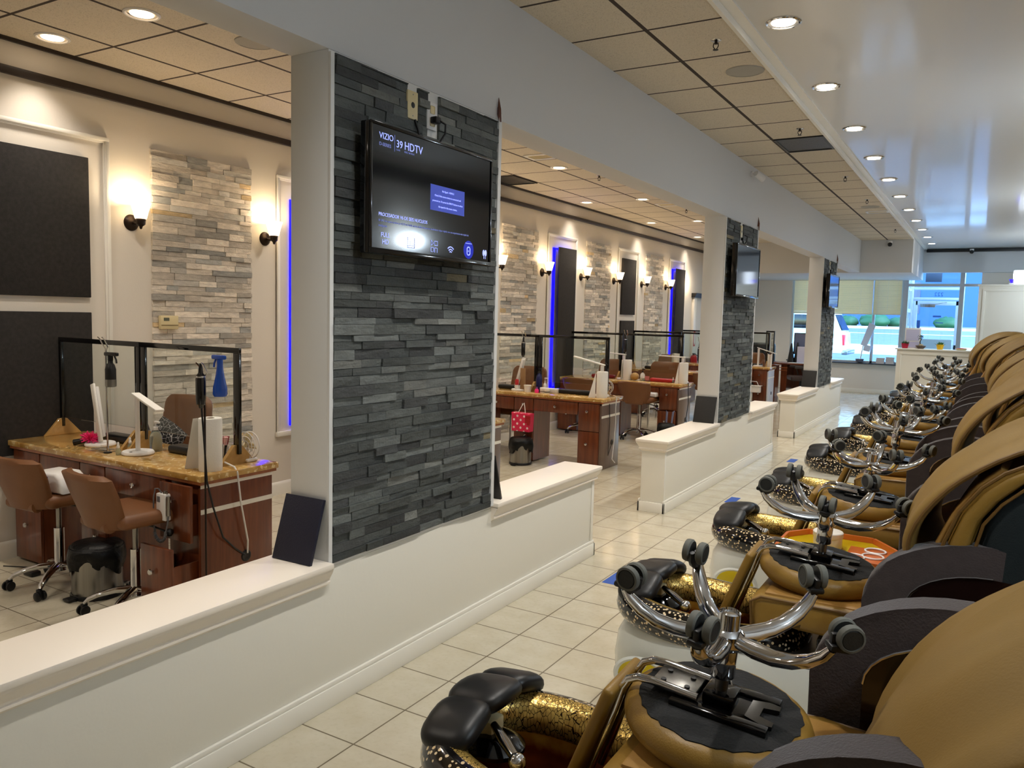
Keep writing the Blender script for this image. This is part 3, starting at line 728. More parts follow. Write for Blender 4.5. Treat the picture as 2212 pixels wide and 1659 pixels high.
def stool():
    t = thing('rolling_stool', '', 'stool')
    MB().lathe([(0,0),(.165,0),(.200,.010),(.221,.032),(.225,.052),(.217,.074),(.199,.088),(0,.088)], 40).build('seat', m_must, t, 60)
    b = MB(); rr = [.192+random.uniform(-.005,.005) for _ in range(72)]
    ring = [(rr[k]*math.cos(2*PI*k/72), rr[k]*math.sin(2*PI*k/72), .0885) for k in range(72)]
    b.face(ring); vb = [(x*1.0, y, .0905) for x, y, z in ring]; b.face(vb)
    b.build('underside_cover', m_fabblk, t)
    b = MB().box(-.07,.075,-.05,.05,.091,.100,.002).box(-.10,.13,.055,.085,.091,.106,.003).box(-.10,.13,-.085,-.055,.091,.106,.003).box(-.035,.04,-.035,.035,.10,.128,.004)
    b.prism([(.07,-.04),(.11,-.055),(.135,-.05),(.135,-.03),(.10,-.02),(.10,.02),(.135,.03),(.135,.05),(.11,.055),(.07,.04)], 'z', .094, .104)
    b.tube([(.02,.03,.115),(.0,.075,.118),(-.02,.10,.125)], .005, 6).build('tilt_mechanism', m_blackg, t)
    b = MB().box(-.16,-.05,-.050,.050,.106,.114,.002)
    b.build('back_bracket', m_steel, t)
    for x, y in ((-.135,-.025),(-.135,.025),(-.075,-.025),(-.075,.025)): MB().cyl((x,y,.1142), .007, .004, 8).build('bolt', m_black, t)
    for s in (-1, 1):
        y = s*.052
        MB().tube([(-.04,y,.113),(-.155,y,.117),(-.19,y,.114),(-.215,y,.10),(-.228,y,.075),(-.243,y,.01),(-.275,y,-.11),(-.308,y,-.23)], .0105, 10).build('back_tube', m_chrome, t)
    T = Matrix.Translation((-.272,0,-.075)) @ Matrix.Rotation(.30,4,'Y')
    MB().box(-.036,-.004,-.105,.105,-.24,.155,.012,3,M=T).build('backrest', m_must, t)
    MB().cyl((0,0,.12), .016, .07, 16).build('gas_piston', m_steel, t)
    MB().tube([(0,0,.162),(0,0,.165),(0,0,.244),(0,0,.25)], [.026,.0285,.0285,.026], 20).build('gas_lift', m_chrome, t)
    b = MB().lathe([(.0,.238),(.036,.238),(.040,.248),(.040,.276),(.030,.284),(.0255,.286),(.0255,.325),(.021,.328),(.019,.322),(.0,.322)], 24)
    b.build('hub', m_chrome, t)
    for k in range(5):
        a = 2*PI*k/5; R = Matrix.Rotation(a, 4, 'Z')
        prof = [(.030,.262),(.075,.260),(.125,.263),(.170,.275),(.210,.297),(.238,.322),(.252,.343)]
        MB().tube([(x,0,z) for x, z in prof], [.021,.026,.0245,.0225,.021,.018,.014], 12, flat=.72, M=R).build('base_arm', m_chrome, t)
        th = random.uniform(0, 2*PI); q = R @ Matrix.Translation((.257,0,.346)) @ Matrix.Scale(1.1,4) @ Matrix.Rotation(th,4,'Z')
        cs = MB().box(-.012,.028,-.0065,.0065,.0,.034,.004,M=q).box(-.016,.016,-.017,.017,.0,.014,.006,M=q)
        cs.tube([(-.004,0,.004),(.022,0,.004),(.034,0,.016),(.042,0,.034)], [.010,.014,.012,.006], 8, M=q)
        cs = cs.build('caster', m_black, t)
        for s in (-1, 1):
            W = q @ Matrix.Translation((.020,s*.0165,.030)) @ Matrix.Rotation(s*PI/2,4,'X').inverted()
            MB().lathe([(0,.0085),(.019,.0085),(.0205,.0068),(.0215,.009),(.026,.008),(.0275,.003),(.0275,-.005),(.024,-.009),(0,-.009)], 22, M=W, mis=[1,1,0,0,0,0,0,1]).build('wheel', [m_rub, m_hub], cs)
    return t
pc = pedi_chair(); stl = stool()
ARMX = {0:(.05,.36),1:(-.03,0.0),2:(.042,.36),3:(.045,.36),4:(-.036,-.042),5:(0,.36),6:(.05,.05),7:(.08,.3),8:(.06,.3),9:(.05,.3),10:(.05,.3),11:(.05,.3)}
STROT = [12,-18,-12,14,-8,25,-15,5,-30,18,-5,10]
BACK = {0:(.30,.0,-.24),1:(-.044,.1695,-.185),2:(0,.04,.02),3:(0,.13,.14),4:(-.02,.26,.15),5:(0,.28,.15),6:(.02,.27,.16),7:(-.04,.26,.20),8:(0,.25,.21),9:(0,.18,.2),10:(-.03,.05,.2),11:(0,.0,.2)}
CH = []
for i in range(NCH):
    y = YC[i]
    lab = 'mustard leather pedicure chair with speckled foot bowl, ' + ORD[i] + ' in the row counted from the camera'
    if i == 11: lab = 'mustard leather pedicure chair at the far end of the row by the white counter'
    o = pc if i == 0 else dup(pc, (0,0,0)); o.location = (0,y,0); tag(o, lab, 'pedicure chair', 'pedicure chairs along the corridor'); CH.append(o)
    lab = 'tan stool upturned on the seat of the ' + ORD[i] + ' pedicure chair, wheels in the air'
    s = stl if i == 0 else dup(stl, (0,0,0)); s.location = (-.505 if i else -.55, y+(0 if i < 3 else random.uniform(-.02,.04)), .6062); s.rotation_euler = (.045,.08,0); tag(s, lab, 'stool', 'stools upturned on the pedicure chairs')
    for ch in s.children:
        nm = ch.name.split('.')[0]
        if nm in ('base_arm','caster'): ch.rotation_euler = (0,0,math.radians(STROT[i]))
        if nm in ('hub','base_arm','caster') : ch.location = (0,0,[-.055,0,0,.0,.03,-.01,.02,.04,.05,.03,.05,.06][i])
        if i > 3 and nm == 'gas_lift': ch.location = (0,0,[0,0,0,0,.02,-.01,.015,.025,.03,.02,.03,.03][i])
    for ch in o.children:
        if ch.name.split('.')[0] == 'armrest':
            ch.location = (ARMX[i][0] if ch.get('side') == 'near' else ARMX[i][1], 0, -.06 if (i == 1 and ch.get('side') == 'near') else (-.10 if i == 0 else 0))
        elif ch.name.split('.')[0] in ('back_gusset','back_shell','back_cushion','headrest_hood','back_piping','hood_piping'):
            th, dx, dz = BACK[i][:3]; hx, hz = .05, .55; sz = BACK[i][3] if len(BACK[i]) > 3 else 1
            sl = 1.3318 if (i == 1 and 'h' == ch.name[0]) else 1; hx, hz = hx-.1*(1-sl), hz-1.1*(1-sl); ch.scale = (sl, 1.157 if sl > 1 else 1, sl); dx += .1*(1-sl); dz += 1.1*(1-sl)
            if i > 5 and ch.name[0] == 'h': ch.scale = (1, .55, 1)
            ch.rotation_euler = (0, th, -.08 if i > 1 else 0); ch.location = (hx-(math.cos(th)*hx+math.sin(th)*hz)+dx, -.09 if sl > 1 else 0, hz-(-math.sin(th)*hx+math.cos(th)*hz)+dz)
# orange side tray standing between the third and fourth chairs, with its jars
tr = thing('side_tray', 'orange tray with round cup holes between the third and fourth pedicure chairs', 'tray', (0,4.05,.05))
tp = [(-.80,-.16),(-.80,.10),(-.72,.22),(-.42,.22),(-.30,.05),(-.30,-.22),(-.70,-.22)]
MB().prism([(-.74,-.2),(-.74,.18),(-.36,.18),(-.36,-.2)], 'z', -.05, .455, .01).build('cabinet', m_blackg, tr)
MB().prism(tp, 'z', .455, .475, .004).build('top', m_yellow, tr)
b = MB()
for i in range(len(tp)):
    p, q = Vector(tp[i]), Vector(tp[(i+1)%len(tp)]); d = (q-p).normalized(); nrm = Vector((-d.y, d.x))*.014
    b.prism([p, q, q+nrm, p+nrm], 'z', .47, .50)
b.box(-.50,-.31,-.20,.05,.474,.492,.004).build('rim', m_orange, tr)
for i, (x, y) in enumerate(((-.385,.0),(-.385,-.10),(-.46,-.15))):
    MB().tube([(x+.045*math.cos(a), y+.045*math.sin(a), .496) for a in [2*PI*k/28 for k in range(28)]], .005, 6, closed=True).build('cup_ring', m_white, tr)
j = thing('jar', 'white lidded jar standing on the orange side tray', 'jar', (-.60,4.06,.526))
MB().lathe([(0,0),(.062,0),(.066,.006),(.066,.055),(.0,.055)], 28).build('body', m_white, j); MB().lathe([(.068,.055),(.070,.058),(.070,.078),(.066,.082),(0,.082)], 28).build('lid', m_trim, j)
# blue tape marks on the floor
for i, (x, y) in enumerate(((-1.87,4.50),(-1.86,7.10),(-1.84,9.57))):
    tag(MB().box(x-.055, x+.03, y-.13, y+.12, .0005, .0012).build('tape_mark', m_tape), ['blue tape mark on the floor tiles nearest the camera','blue tape mark on the floor tiles just past the second half wall start','blue tape mark on the floor farthest along the corridor'][i], 'tape', 'blue tape marks on the floor')
for i, (x, y, z, lb) in enumerate(((-.30,8.95,.61,'blue cloth lying on the seventh pedicure chair'),(-.33,11.75,.61,'blue cloth lying on the ninth pedicure chair'))):
    o = MB().grid(lambda u, v: (x+.16*(u-.5), y+.10*(v-.5)-.2, z+.055*math.exp(-14*((u-.5)**2+(v-.5)**2))+.008*math.sin(14*u+9*v)), 14, 12).build('cloth', M('blue_cloth_%d' % i, (24,44,170), .7)); tag(o, lb, 'cloth', 'blue cloths on the pedicure chairs')
# ================================================================== televisions, plates, boards on the piers
m_screen = M('screen_off', (9,10,13), .09, spec=.6); m_glow = M('screen_text', (180,190,255), .5, emit=((150,165,255),.9)); m_dim = M('screen_text_dim', (120,130,190), .5, emit=((120,135,220),.35))
m_box = M('screen_box', (60,74,170), .5, emit=((52,70,170),.42)); m_bglow = M('screen_highlight', (0,20,160), .5, emit=((0,24,170),.5)); m_greyscr = M('screen_grey', (60,66,76), .06, spec=.8)
def tv(y, lab, scr, full):
    t = thing('television', lab, 'television', (XW+.10, y, 1.85))     # face looks along +X
    MB().box(-.035,.012,0,.885,0,.512,.006).build('body', m_blackg, t)
    MB().box(.012,.0145,.012,.873,.022,.500).build('screen', scr, t)
    b = MB()
    for q in ((.012,.02,0,.885,.500,.512),(.012,.02,0,.885,0,.022),(.012,.02,0,.012,.022,.5),(.012,.02,.873,.885,.022,.5)): b.box(*q,.002)
    b.build('bezel', m_blackg, t)
    MB().box(-.10,-.035,.22,.66,.10,.42,.006).box(-.06,-.035,.10,.78,.06,.46,.004).build('wall_mount', m_black, t)
    return t
t1 = tv(2.415, 'large television showing a no-signal screen on the nearest dark stone pier', m_screen, True)
S = part(t1, 'screen'); X = .0150
def tx(body, y, z, size, mat=m_glow, al='LEFT'): text_mesh('screen_text', body, size, mat, S, face_px(X, y, z), al)
tx('VIZIO', .055, .452, .034); tx('D-SERIES', .055, .424, .019, m_dim); MB().box(X,X+.001,.148,.150,.415,.480).build('screen_line', m_dim, S)
tx('39', .160, .435, .042); tx('HDTV', .212, .435, .046); tx('CLASS', .160, .422, .009, m_dim); tx('BUILT IN WI-FI', .213, .422, .010, m_dim)
MB().box(X-.0004,X+.0002,.395,.655,.215,.325).build('message_box', m_box, S)
X = .0156
for i, s in enumerate(('No Signal - HDMI-2','Check if the source device is connected and','powered on. Or press the INPUT button to select','the input for the source device.')): tx(s, .525, .300-.023*i, .0112, m_glow, 'CENTER')
X = .0150
tx('PROCESADOR V6 DE SEIS NUCLEOS', .055, .150, .020); tx('El GPU de cuatro n\u00facleos y el CPU de doble n\u00facleo doble ofrecen un rendimiento s\u00faper r\u00e1pido con una experiencia m\u00e1s r\u00e1pida de', .055, .128, .0120, m_dim); tx('inteligente', .055, .108, .0125, m_dim)
tx('FULL', .070, .068, .026); tx('HD', .078, .040, .028)
b = MB()
for q in ((.24,.29,.038,.040),(.24,.29,.080,.082),(.24,.242,.038,.082),(.288,.29,.038,.082)): b.box(X,X+.0006,*q)
for k in range(4): b.box(X,X+.0006,.245,.285,.047+.008*k,.049+.008*k)
b.build('screen_icon', m_dim, S)
b = MB()
b.tube([(X,.405,.062),(X,.405,.084),(X,.423,.073)], .0015, 4, closed=True).tube([(X,.430,.064),(X,.452,.064),(X,.452,.082),(X,.430,.082)], .0015, 4, closed=True)
b.tube([(X,.405,.035),(X,.423,.035),(X,.423,.053),(X,.405,.053)], .0015, 4, closed=True).tube([(X,.432,.033),(X,.432,.053),(X,.450,.053),(X,.450,.033)], .0015, 4)
for rr in (.010,.020,.031): b.tube([(X,.552+rr*math.cos(a),.036+rr*math.sin(a)) for a in [PI/4+PI/2*k/8 for k in range(9)]], .0026, 5)
b.tube([(X,.684,.048),(X,.684,.072),(X,.690,.078),(X,.702,.078),(X,.708,.072),(X,.708,.048),(X,.702,.042),(X,.690,.042)], .0028, 5, closed=True).box(X,X+.0006,.693,.699,.057,.063)
b.ball((X,.826,.062), .014, (.05,.7,1.1), 10).ball((X,.844,.062), .014, (.05,.7,1.1), 10).box(X,X+.0006,.827,.831,.034,.05).box(X,X+.0006,.841,.844,.034,.05)
b.box(X,X+.0006,.670,.722,.094,.0965)
b.build('screen_icon', m_glow, S)
MB().lathe([(.0,.0),(.042,.0)], 24, M=Matrix.Translation((X-.0003,.697,.066)) @ Matrix.Rotation(PI/2,4,'Y')).build('screen_highlight', m_bglow, S)
text_mesh('bezel_logo', 'VIZIO', .014, m_steel, part(t1,'bezel'), face_px(.0203,.845,.005))
tv(7.70, 'television with a grey blank screen on the second stone pier', m_greyscr, False)
tv(12.93, 'television reflecting the bright shop window on the farthest stone pier', m_greyscr, False)
def plates(y, n, far=False):
    w = ['nearest','second','farthest'][n]
    t = thing('cable_plate', 'ivory wall plate with one cable hole above the %s television' % w, 'wall plate', (XW, y, 2.515), 0, 'wall plates over the televisions')
    MB().box(.002,.016,-.036,.036,-.06,.06,.004).build('cover', m_ivory, t); MB().lathe([(0,.0006),(.011,.0006),(.013,0)], 16, M=Matrix.Translation((.0162,0,0)) @ Matrix.Rotation(PI/2,4,'Y')).build('cable_hole', m_black, t)
    MB().cyl((.016,0,.045), .003, .001, 8, axis='x').cyl((.016,0,-.045), .003, .001, 8, axis='x').build('screw', m_steel, t)
    if not far:
        t = thing('outlet_plate', 'white socket plate with a black plug above the %s television' % w, 'socket', (XW, y+.145, 2.50), 0, 'sockets over the televisions')
        MB().box(.002,.012,-.036,.036,-.06,.06,.003).build('cover', m_white, t); MB().box(.0121,.014,-.016,.016,-.045,-.010,.004).box(.0121,.014,-.016,.016,.010,.045,.004).build('socket', m_ivory, t)
    c = MB().box(.014,.05,.125,.165,-.05,-.02,.006) if not far else MB().box(.014,.04,-.02,.02,-.09,-.06,.006)
    y2 = .145 if not far else 0
    c.tube([(.045,y2+.01,-.035),(.065,y2+.03,-.05),(.06,y2+.035,-.09),(.04,y2+.01,-.14),(.03,y2-.03,-.17)], .005, 7).tube([(.02,.01,-.06),(.03,.02,-.10),(.03,.04,-.16)], .006, 7)
    o = c.build('power_cord', m_black); o.location = (XW, y, 2.515); tag(o, 'black power cord running from the socket down behind the %s television' % w, 'cord', 'television cords')
plates(2.807, 0); plates(8.20, 1, True); plates(13.5, 2, True)
# boards leaning on the pier faces
def leanboard(x, y, dirn, mat, lab, w=.205, h=.262, turn=0):
    o = MB().box(-w/2, w/2, -.008, .008, 0, h, .002).build('leaning_board', mat); o.location = (x, y, .614); o.rotation_euler = (-dirn*.30, 0, turn); return tag(o, lab, 'board', 'boards leaning on the half walls')
leanboard(-2.325, 2.222, 1, m_navy, 'navy blue board leaning on the near side of the nearest pier', turn=.02)
leanboard(-2.318, 3.645, -1, m_black, 'black board leaning on the far side of the nearest pier')
leanboard(-2.32, 7.57, 1, m_board, 'charcoal board leaning on the near side of the second pier'); leanboard(-2.32, 12.875, 1, m_board, 'charcoal board leaning on the near side of the farthest pier')

# ================================================================== manicure desks
ROW = [2.63, 5.09, 7.575, 10.01, 12.47, 14.95]
m_taupe = wood_mat('taupe_laminate', (96,76,66), (116,94,82))
def desk(i, y):
    names = ['nearest the camera','half hidden by the nearest pier','a pink dotted bag on it','a tan chair pushed in','fourth back','farthest, with white end panel']
    t = thing('manicure_desk', 'cherry wood manicure desk with yellow stone top, '+names[i], 'desk', (0,y,0), 0, 'manicure desks')
    end = [m_wood, m_taupe, m_taupe, m_taupe, m_taupe, M('white_laminate', (190,190,196), .4)][i]
    MB().box(-5.21,-3.375,-.02,.50,.728,.762,.006).build('top', m_marble, t)
    MB().box(-5.20,-3.385,-.012,.49,.712,.728).build('top_edge', m_woode, t)
    b = MB().box(-5.19,-4.89,.02,.40,.015,.712).box(-4.47,-4.225,.02,.40,.015,.712).box(-3.68,-3.425,.02,.46,.015,.712).box(-4.89,-4.47,.36,.38,.56,.712).box(-4.225,-3.68,.36,.38,.56,.712)
    b.build('carcass', m_wood, t)
    b = MB().box(-3.424,-3.404,0,.475,0,.690,.002); b.build('end_panel', end, t)
    MB().box(-3.4035,-3.401,.0,.475,.690,.728).box(-3.4035,-3.401,.0,.475,.555,.580).build('end_trim', m_trim, t)
    pull = {(0,5):-.045,(0,6):-.16,(3,6):-.05}
    for k, (x0, x1, z0, z1, kx) in enumerate(((-5.18,-4.895,.36,.705,-5.04),(-5.18,-4.895,.02,.352,-5.04),(-4.885,-4.475,.57,.705,-4.69),(-4.465,-4.23,.57,.705,-4.345),(-4.22,-3.685,.575,.705,-3.95),(-3.672,-3.428,.41,.705,-3.57),(-3.672,-3.428,.02,.402,-3.57),(-4.465,-4.23,.02,.562,-4.31))):
        p = pull.get((i,k), 0)
        d = MB().box(x0, x1, p, p+.018, z0, z1, .002)
        if p: d.box(x0+.02, x0+.03, p+.018, .3, z0+.03, z1-.1).box(x1-.03, x1-.02, p+.018, .3, z0+.03, z1-.1)
        d = d.build('drawer' if k != 7 else 'door', m_wood, t)
        kz = (z0+z1)/2 + (.06 if k in (0,1,5,6) else 0)
        MB().lathe([(.0,.026),(.013,.024),(.016,.018),(.007,.012),(.006,0)], 16, M=Matrix.Translation((kx, p, kz)) @ Matrix.Rotation(PI/2,4,'X')).build('knob', m_chrome, d)
    q = MB().lathe([(.0,.004),(.020,.004),(.026,.006),(.032,.003),(.033,0)], 20, M=Matrix.Translation((-3.404,.29,.27)) @ Matrix.Rotation(PI/2,4,'Y')).build('cable_grommet', m_black, t)
    return t
for i, y in enumerate(ROW): desk(i, y)
# clear dividers with black frames on gold feet
def divider():
    t = thing('desk_divider', '', 'divider')
    b = MB().box(-.435,.435,-.010,.010,.610,.640,.002).box(-.435,-.390,-.010,.010,.055,.610,.002).box(.390,.435,-.010,.010,.055,.610,.002)
    b.build('frame', m_blackg, t); MB().box(-.392,.392,-.003,.003,.115,.612).build('pane', m_pane, t)
    MB().box(-.392,.392,-.004,.004,.1125,.1155).build('pane_edge', m_glass, t)
    for s in (-1, 1):
        MB().prism([(-.12,0),(.12,0),(.025,.105),(-.025,.105)], 'x', s*.405-.012, s*.405+.012, .001, 1).build('foot', m_ply, t)
    return t
dv = divider(); n = 0
DN = ['the desk nearest the camera','the half hidden desk','the desk with the pink bag','the red cushion desk','the fourth desk','the farthest desk']
for i, y in enumerate(ROW):
    for k, x in enumerate((-4.79, -3.915)):
        if i == 1 and k == 0: continue
        o = dv if n == 0 else dup(dv, (0,0,0)); n += 1
        o.location = (x, y+.32, .762); tag(o, 'clear black-framed divider on %s, %s' % (DN[i], 'the one by the wall' if k == 0 else 'the one by the aisle'), 'divider', 'clear desk dividers')
# ------------------------------------------------------------------ chairs
def task_chair():
    t = thing('task_chair', '', 'chair')       # faces +Y, back towards -Y
    MB().box(-.215,.215,-.16,.27,.50,.575,.034,4).build('seat', m_brnl, t)
    def bk(u, v):
        th = 2*PI*v; cx, cy = sup(th, 1, 1, 4.5); z = .50+.285*u; w = .17+.055*min(1,u*1.6); r = min(1, (1-u)/.06+.75) if u > .94 else 1
        xx = w*r*cx; curve = .075*(abs(cx)**2.2)*(1-.35*u); yc = -.19-.085*u
        return (xx, yc+curve+.027*cy*(1 if u < .97 else .6), z)
    b = MB(); b.grid(bk, 18, 44, cv=True)
    for q in (0, 1): b.face([bk(q, j/44) for j in range(44)])
    b.tube([(-.12,-.17,.515),(.12,-.17,.515)], .035, 10)
    b.build('backrest', m_brnl, t, 60)
    b = MB().box(-.08,.08,-.06,.10,.478,.502,.004); b.tube([(.05,.02,.485),(.13,.05,.475),(.20,.08,.455)], .006, 6).ball((.215,.085,.452), .022, (1,1,1), 10).build('lever', m_black, t)
    MB().tube([(0,.02,.33),(0,.02,.48)], .014, 14).build('gas_piston', m_steel, t); MB().tube([(0,.02,.09),(0,.02,.10),(0,.02,.34)], [.034,.027,.027], 18).build('column', m_chrome, t)
    for k in range(5):
        a = 2*PI*k/5+.3; R = Matrix.Translation((0,.02,0)) @ Matrix.Rotation(a,4,'Z')
        MB().tube([(.02,0,.125),(.10,0,.122),(.18,0,.105),(.23,0,.082),(.25,0,.062)], [.026,.022,.019,.016,.012], 10, flat=.75, M=R).build('leg', m_chrome, t)
        q = R @ Matrix.Translation((.255,0,0)) @ Matrix.Rotation(random.uniform(0,6),4,'Z')
        c = MB().box(-.022,.012,-.010,.010,.022,.062,.006,M=q)
        for s in (-1, 1): c.lathe([(0,.010),(.021,.008),(.026,.004),(.026,-.006),(.0,-.010)], 18, M=q @ Matrix.Translation((0,s*.017,.026)) @ Matrix.Rotation(PI/2,4,'X'))
        c.build('caster', m_black, t)
    return t
tc = task_chair()
TC = [(-4.50,2.50,.05,'tan chair with the white nail lamp on its seat at the nearest desk'),(-3.79,2.50,-.10,'tan task chair at the nearest desk, beside the waste bin'),
      (-3.78,4.92,.1,'tan task chair glimpsed behind the nearest stone pier'),(-4.75,9.95,0,'tan chair back low behind the clear divider, wall side of the third row'),(-3.92,9.93,0,'tan task chair pushed in at the desk with the red cushion'),
      (-4.62,12.40,0,'tan chair at the fourth desk, partly behind another chair back'),(-3.70,12.38,0,'tan chair beside the white edge of the second pier'),(-3.9,14.85,0,'tan chair behind the white basket at the farthest desk')]
for i, (x, y, r, lb) in enumerate(TC):
    o = tc if i == 0 else dup(tc, (0,0,0)); o.location = (x,y,0); o.rotation_euler = (0,0,r); tag(o, lb, 'chair', 'tan task chairs')
def client_chair():
    t = thing('client_chair', '', 'chair')     # faces -Y
    MB().box(-.25,.25,-.25,.22,.42,.52,.04,4).build('seat', m_brnl, t)
    def bk(u, v):
        th = 2*PI*v; cx, cy = sup(th, 1, 1, 4.5); z = .44+.545*u; w = .26-.045*max(0,u-.3); r = 1-.18*max(0,(u-.88)/.12)**2
        return (w*r*cx, .24+.075*u-.07*abs(cx)**2.2+.038*cy*(1 if u < .97 else .5), z)
    b = MB(); b.grid(bk, 20, 44, cv=True)
    for q in (0, 1): b.face([bk(q, j/44) for j in range(44)])
    b.build('backrest', m_brnl, t, 60)
    for s in (-1, 1):
        MB().box(s*.27-.03,s*.27+.03,-.20,.24,.40,.64,.022,3).build('armrest', m_brnl, t)
        for yy in (-.2,.18): MB().tube([(s*.22,yy,.42),(s*.24,yy*1.08,0)], [.018,.012], 10).build('leg', m_chrome, t)
    return t
cc = client_chair()
CCL = [(-4.86,3.42,'tan client chair holding the black patterned pillow behind the nearest desk'),(-4.84,8.33,'tan client chair behind the desk with the pink bag, by the wall'),(-3.98,10.85,'tan client chair behind the red cushion, aisle side'),(-4.80,10.85,'tan client chair behind the clear dividers near the tall blue-lit panel'),
       (-4.74,13.22,'tan client chair farther back with a towel roll in front'),(-3.95,15.72,'tan client chair at the farthest desk near the mirror')]
for i, (x, y, lb) in enumerate(CCL):
    o = cc if i == 0 else dup(cc, (0,0,0)); o.location = (x,y,0); tag(o, lb, 'chair', 'tan client chairs')
# ------------------------------------------------------------------ waste bins
def bin_(x, y, lb, r=.115, h=.255):
    t = thing('waste_bin', lb, 'bin', (x,y,0), 0, 'pedal bins')
    MB().lathe([(0,.004),(r,.004),(r,.012),(r,h),(r-.006,h),(r-.006,.02),(0,.02)], 30).build('body', m_steel, t)
    MB().lathe([(r+.008,0),(r+.010,.012),(r+.004,.024),(r,.024)], 30).box(-.03,.03,-r-.055,-r+.01,.005,.02,.006).build('base_ring', m_black, t)
    def f(u, v):
        a = 2*PI*u; k = 5*u*2*PI; d = .012*math.sin(3*a+1)+.008*math.sin(7*a)
        z = h+.02-.005*v if v < .12 else h+.025-(.13+.03*math.sin(2*a)+.012*math.sin(9*a))*v
        return ((r+.004+.016*math.sin(PI*min(1,v*1.2))+d*v)*math.cos(a), (r+.004+.016*math.sin(PI*min(1,v*1.2))+d*v)*math.sin(a), z)
    MB().grid(f, 60, 10, cu=True).lathe([(r+.004,h+.02),(r*.96,h+.034),(0,h+.04)], 30).build('bag', m_bag, t, 180)
bin_(-4.20, 2.56, 'steel pedal bin with black bag between the two chairs of the nearest desk', .13, .26); bin_(-4.28, 7.42, 'steel pedal bin with black bag under the pink dotted gift bag')
bin_(-3.46, 9.72, 'steel bin glimpsed beside the tan chair pushed in at the third desk', .10, .24)
# ------------------------------------------------------------------ desk lamps
def lamp(x, y, lb, mode, rz=0, head=0):
    t = thing('desk_lamp', lb, 'desk lamp', (x,y,.762), rz, 'white desk lamps')
    MB().lathe([(0,0),(.082,0),(.088,.006),(.088,.014),(.082,.022),(0,.022)], 30).build('base', m_white, t)
    MB().cyl((.03,-.05,.0222), .008, .001, 10).build('touch_switch', m_black, t)
    if mode == 'folded':
        T = Matrix.Translation((.05,0,.03)) @ Matrix.Rotation(-.28,4,'Y')
        MB().box(-.03,.0,-.014,.014,0,.06,.006).build('hinge', m_white, t)
        MB().box(-.016,.016,-.010,.010,.03,.34,.004,M=T).build('stem', m_white, t); MB().box(-.022,.022,-.026,-.011,.0,.36,.005,M=T).build('lamp_head', m_paper, t)
    else:
        MB().box(-.018,.018,-.009,.009,.02,.335,.004).build('stem', m_white, t)
        T = Matrix.Translation((0,0,.345)) @ Matrix.Rotation(head,4,'Y')
        MB().box(-.03,.34,-.024,.024,-.007,.007,.004,M=T).build('lamp_head', m_paper, t); MB().box(.02,.33,-.018,.018,-.0085,-.0071,M=T).build('diffuser', m_white, t)
lamp(-4.60, 2.84, 'folded white desk lamp behind the pink duster on the nearest desk', 'folded', PI-.15+PI)
lamp(-4.17, 2.80, 'upright white desk lamp on the nearest desk with its head tilted down', 'up', -.25, .17)
lamp(-4.52, 7.76, 'folded white desk lamp behind the red spray can', 'folded', PI); lamp(-3.53, 7.83, 'white desk lamp with long raised head on the desk with the pink bag', 'up', PI+.05, -.22+.0)
lamp(-4.30, 10.25, 'white desk lamp with flat head near the blue-lit panel', 'up', PI-.1, -.05); lamp(-3.47, 10.30, 'white desk lamp with flat head above the red cushion', 'up', PI, -.02); lamp(-3.52, 12.75, 'thin white desk lamp in front of the farther client chair', 'up', PI, .03)
lamp(-3.66, 15.2, 'white desk lamp on the farthest desk by the mirror', 'up', .3, .3)
# ------------------------------------------------------------------ paper towel rolls
def towel(x, y, lb, loose=False, k=1.0):
    t = thing('paper_towel_roll', lb, 'paper towel', (x,y,.762), 0, 'paper towel rolls')
    MB().lathe([(.020,0),(.058,0),(.060,.01),(.060,.27),(.057,.278),(.022,.278),(.020,.27),(.020,0)], 32).build('roll', m_paper, t)
    MB().lathe([(.0205,.001),(.0205,.2785),(.0185,.2785),(.0185,.001)], 20).build('core', M('cardboard', (120,90,60), .9), t)
    def f(u, v): return (-.05-.075*v*u*k, -.055-.03*u*v, .275-.30*v*(1 if u < .99 else 1)) if loose else (-.0615-.035*v*u*k, .03-.09*u, .275-.30*v)
    MB().grid(f, 8, 8).build('loose_sheet', m_paper, t, 180)
towel(-3.475, 2.75, 'paper towel roll standing on the front corner of the nearest desk', k=2.2); towel(-3.475, 7.72, 'paper towel roll with a loose sheet on the desk with the pink bag', True)
towel(-4.22, 10.2, 'thin paper towel roll seen behind a black divider post', k=.3); towel(-3.42, 10.2, 'paper towel roll at the aisle end of the desk with the red cushion', True, .6); towel(-4.42, 12.8, 'paper towel roll in front of the farther client chair', k=.3)
# ------------------------------------------------------------------ hook stands, drills, bottles on the nearest desk
def stand(x, y, z0, z1, lb, fork=.02):
    t = thing('tool_stand', lb, 'stand', (x,y,0), 0, 'chrome tool stands')
    MB().tube([(0,0,z0),(0,0,z1)], .005, 8).build('pole', m_chrome if z0 > .5 else m_bronze, t)
    b = MB()
    for s in (-1, 1): b.tube([(0,0,z1-.01),(s*fork,0,z1+.01),(s*fork,-.02,z1+.05),(s*fork,-.035,z1+.065)], .0035, 6)
    b.build('hook', m_chrome, t); MB().cyl((0,0,z0-.004 if z0 > .5 else z0), .022, .008, 14).build('foot', m_black, t)
def drill(x, y, z, lb, h=.20, r=.023):
    t = thing('nail_drill', lb, 'nail drill', (x,y,z), 0, 'black hand drills')
    MB().lathe([(0,-.02),(.010,-.02),(.014,-.006),(r*.86,0),(r,.03),(r,h*.62),(r*.9,h*.66),(r*.93,h*.70),(r*.5,h*.76),(r*.4,h*.9),(.004,h),(0,h)], 18).build('body', m_blackg, t)
    MB().lathe([(r*.95,h*.655),(r*.97,h*.665),(r*.97,h*.685),(r*.94,h*.695)], 18).build('ring', m_chrome, t)
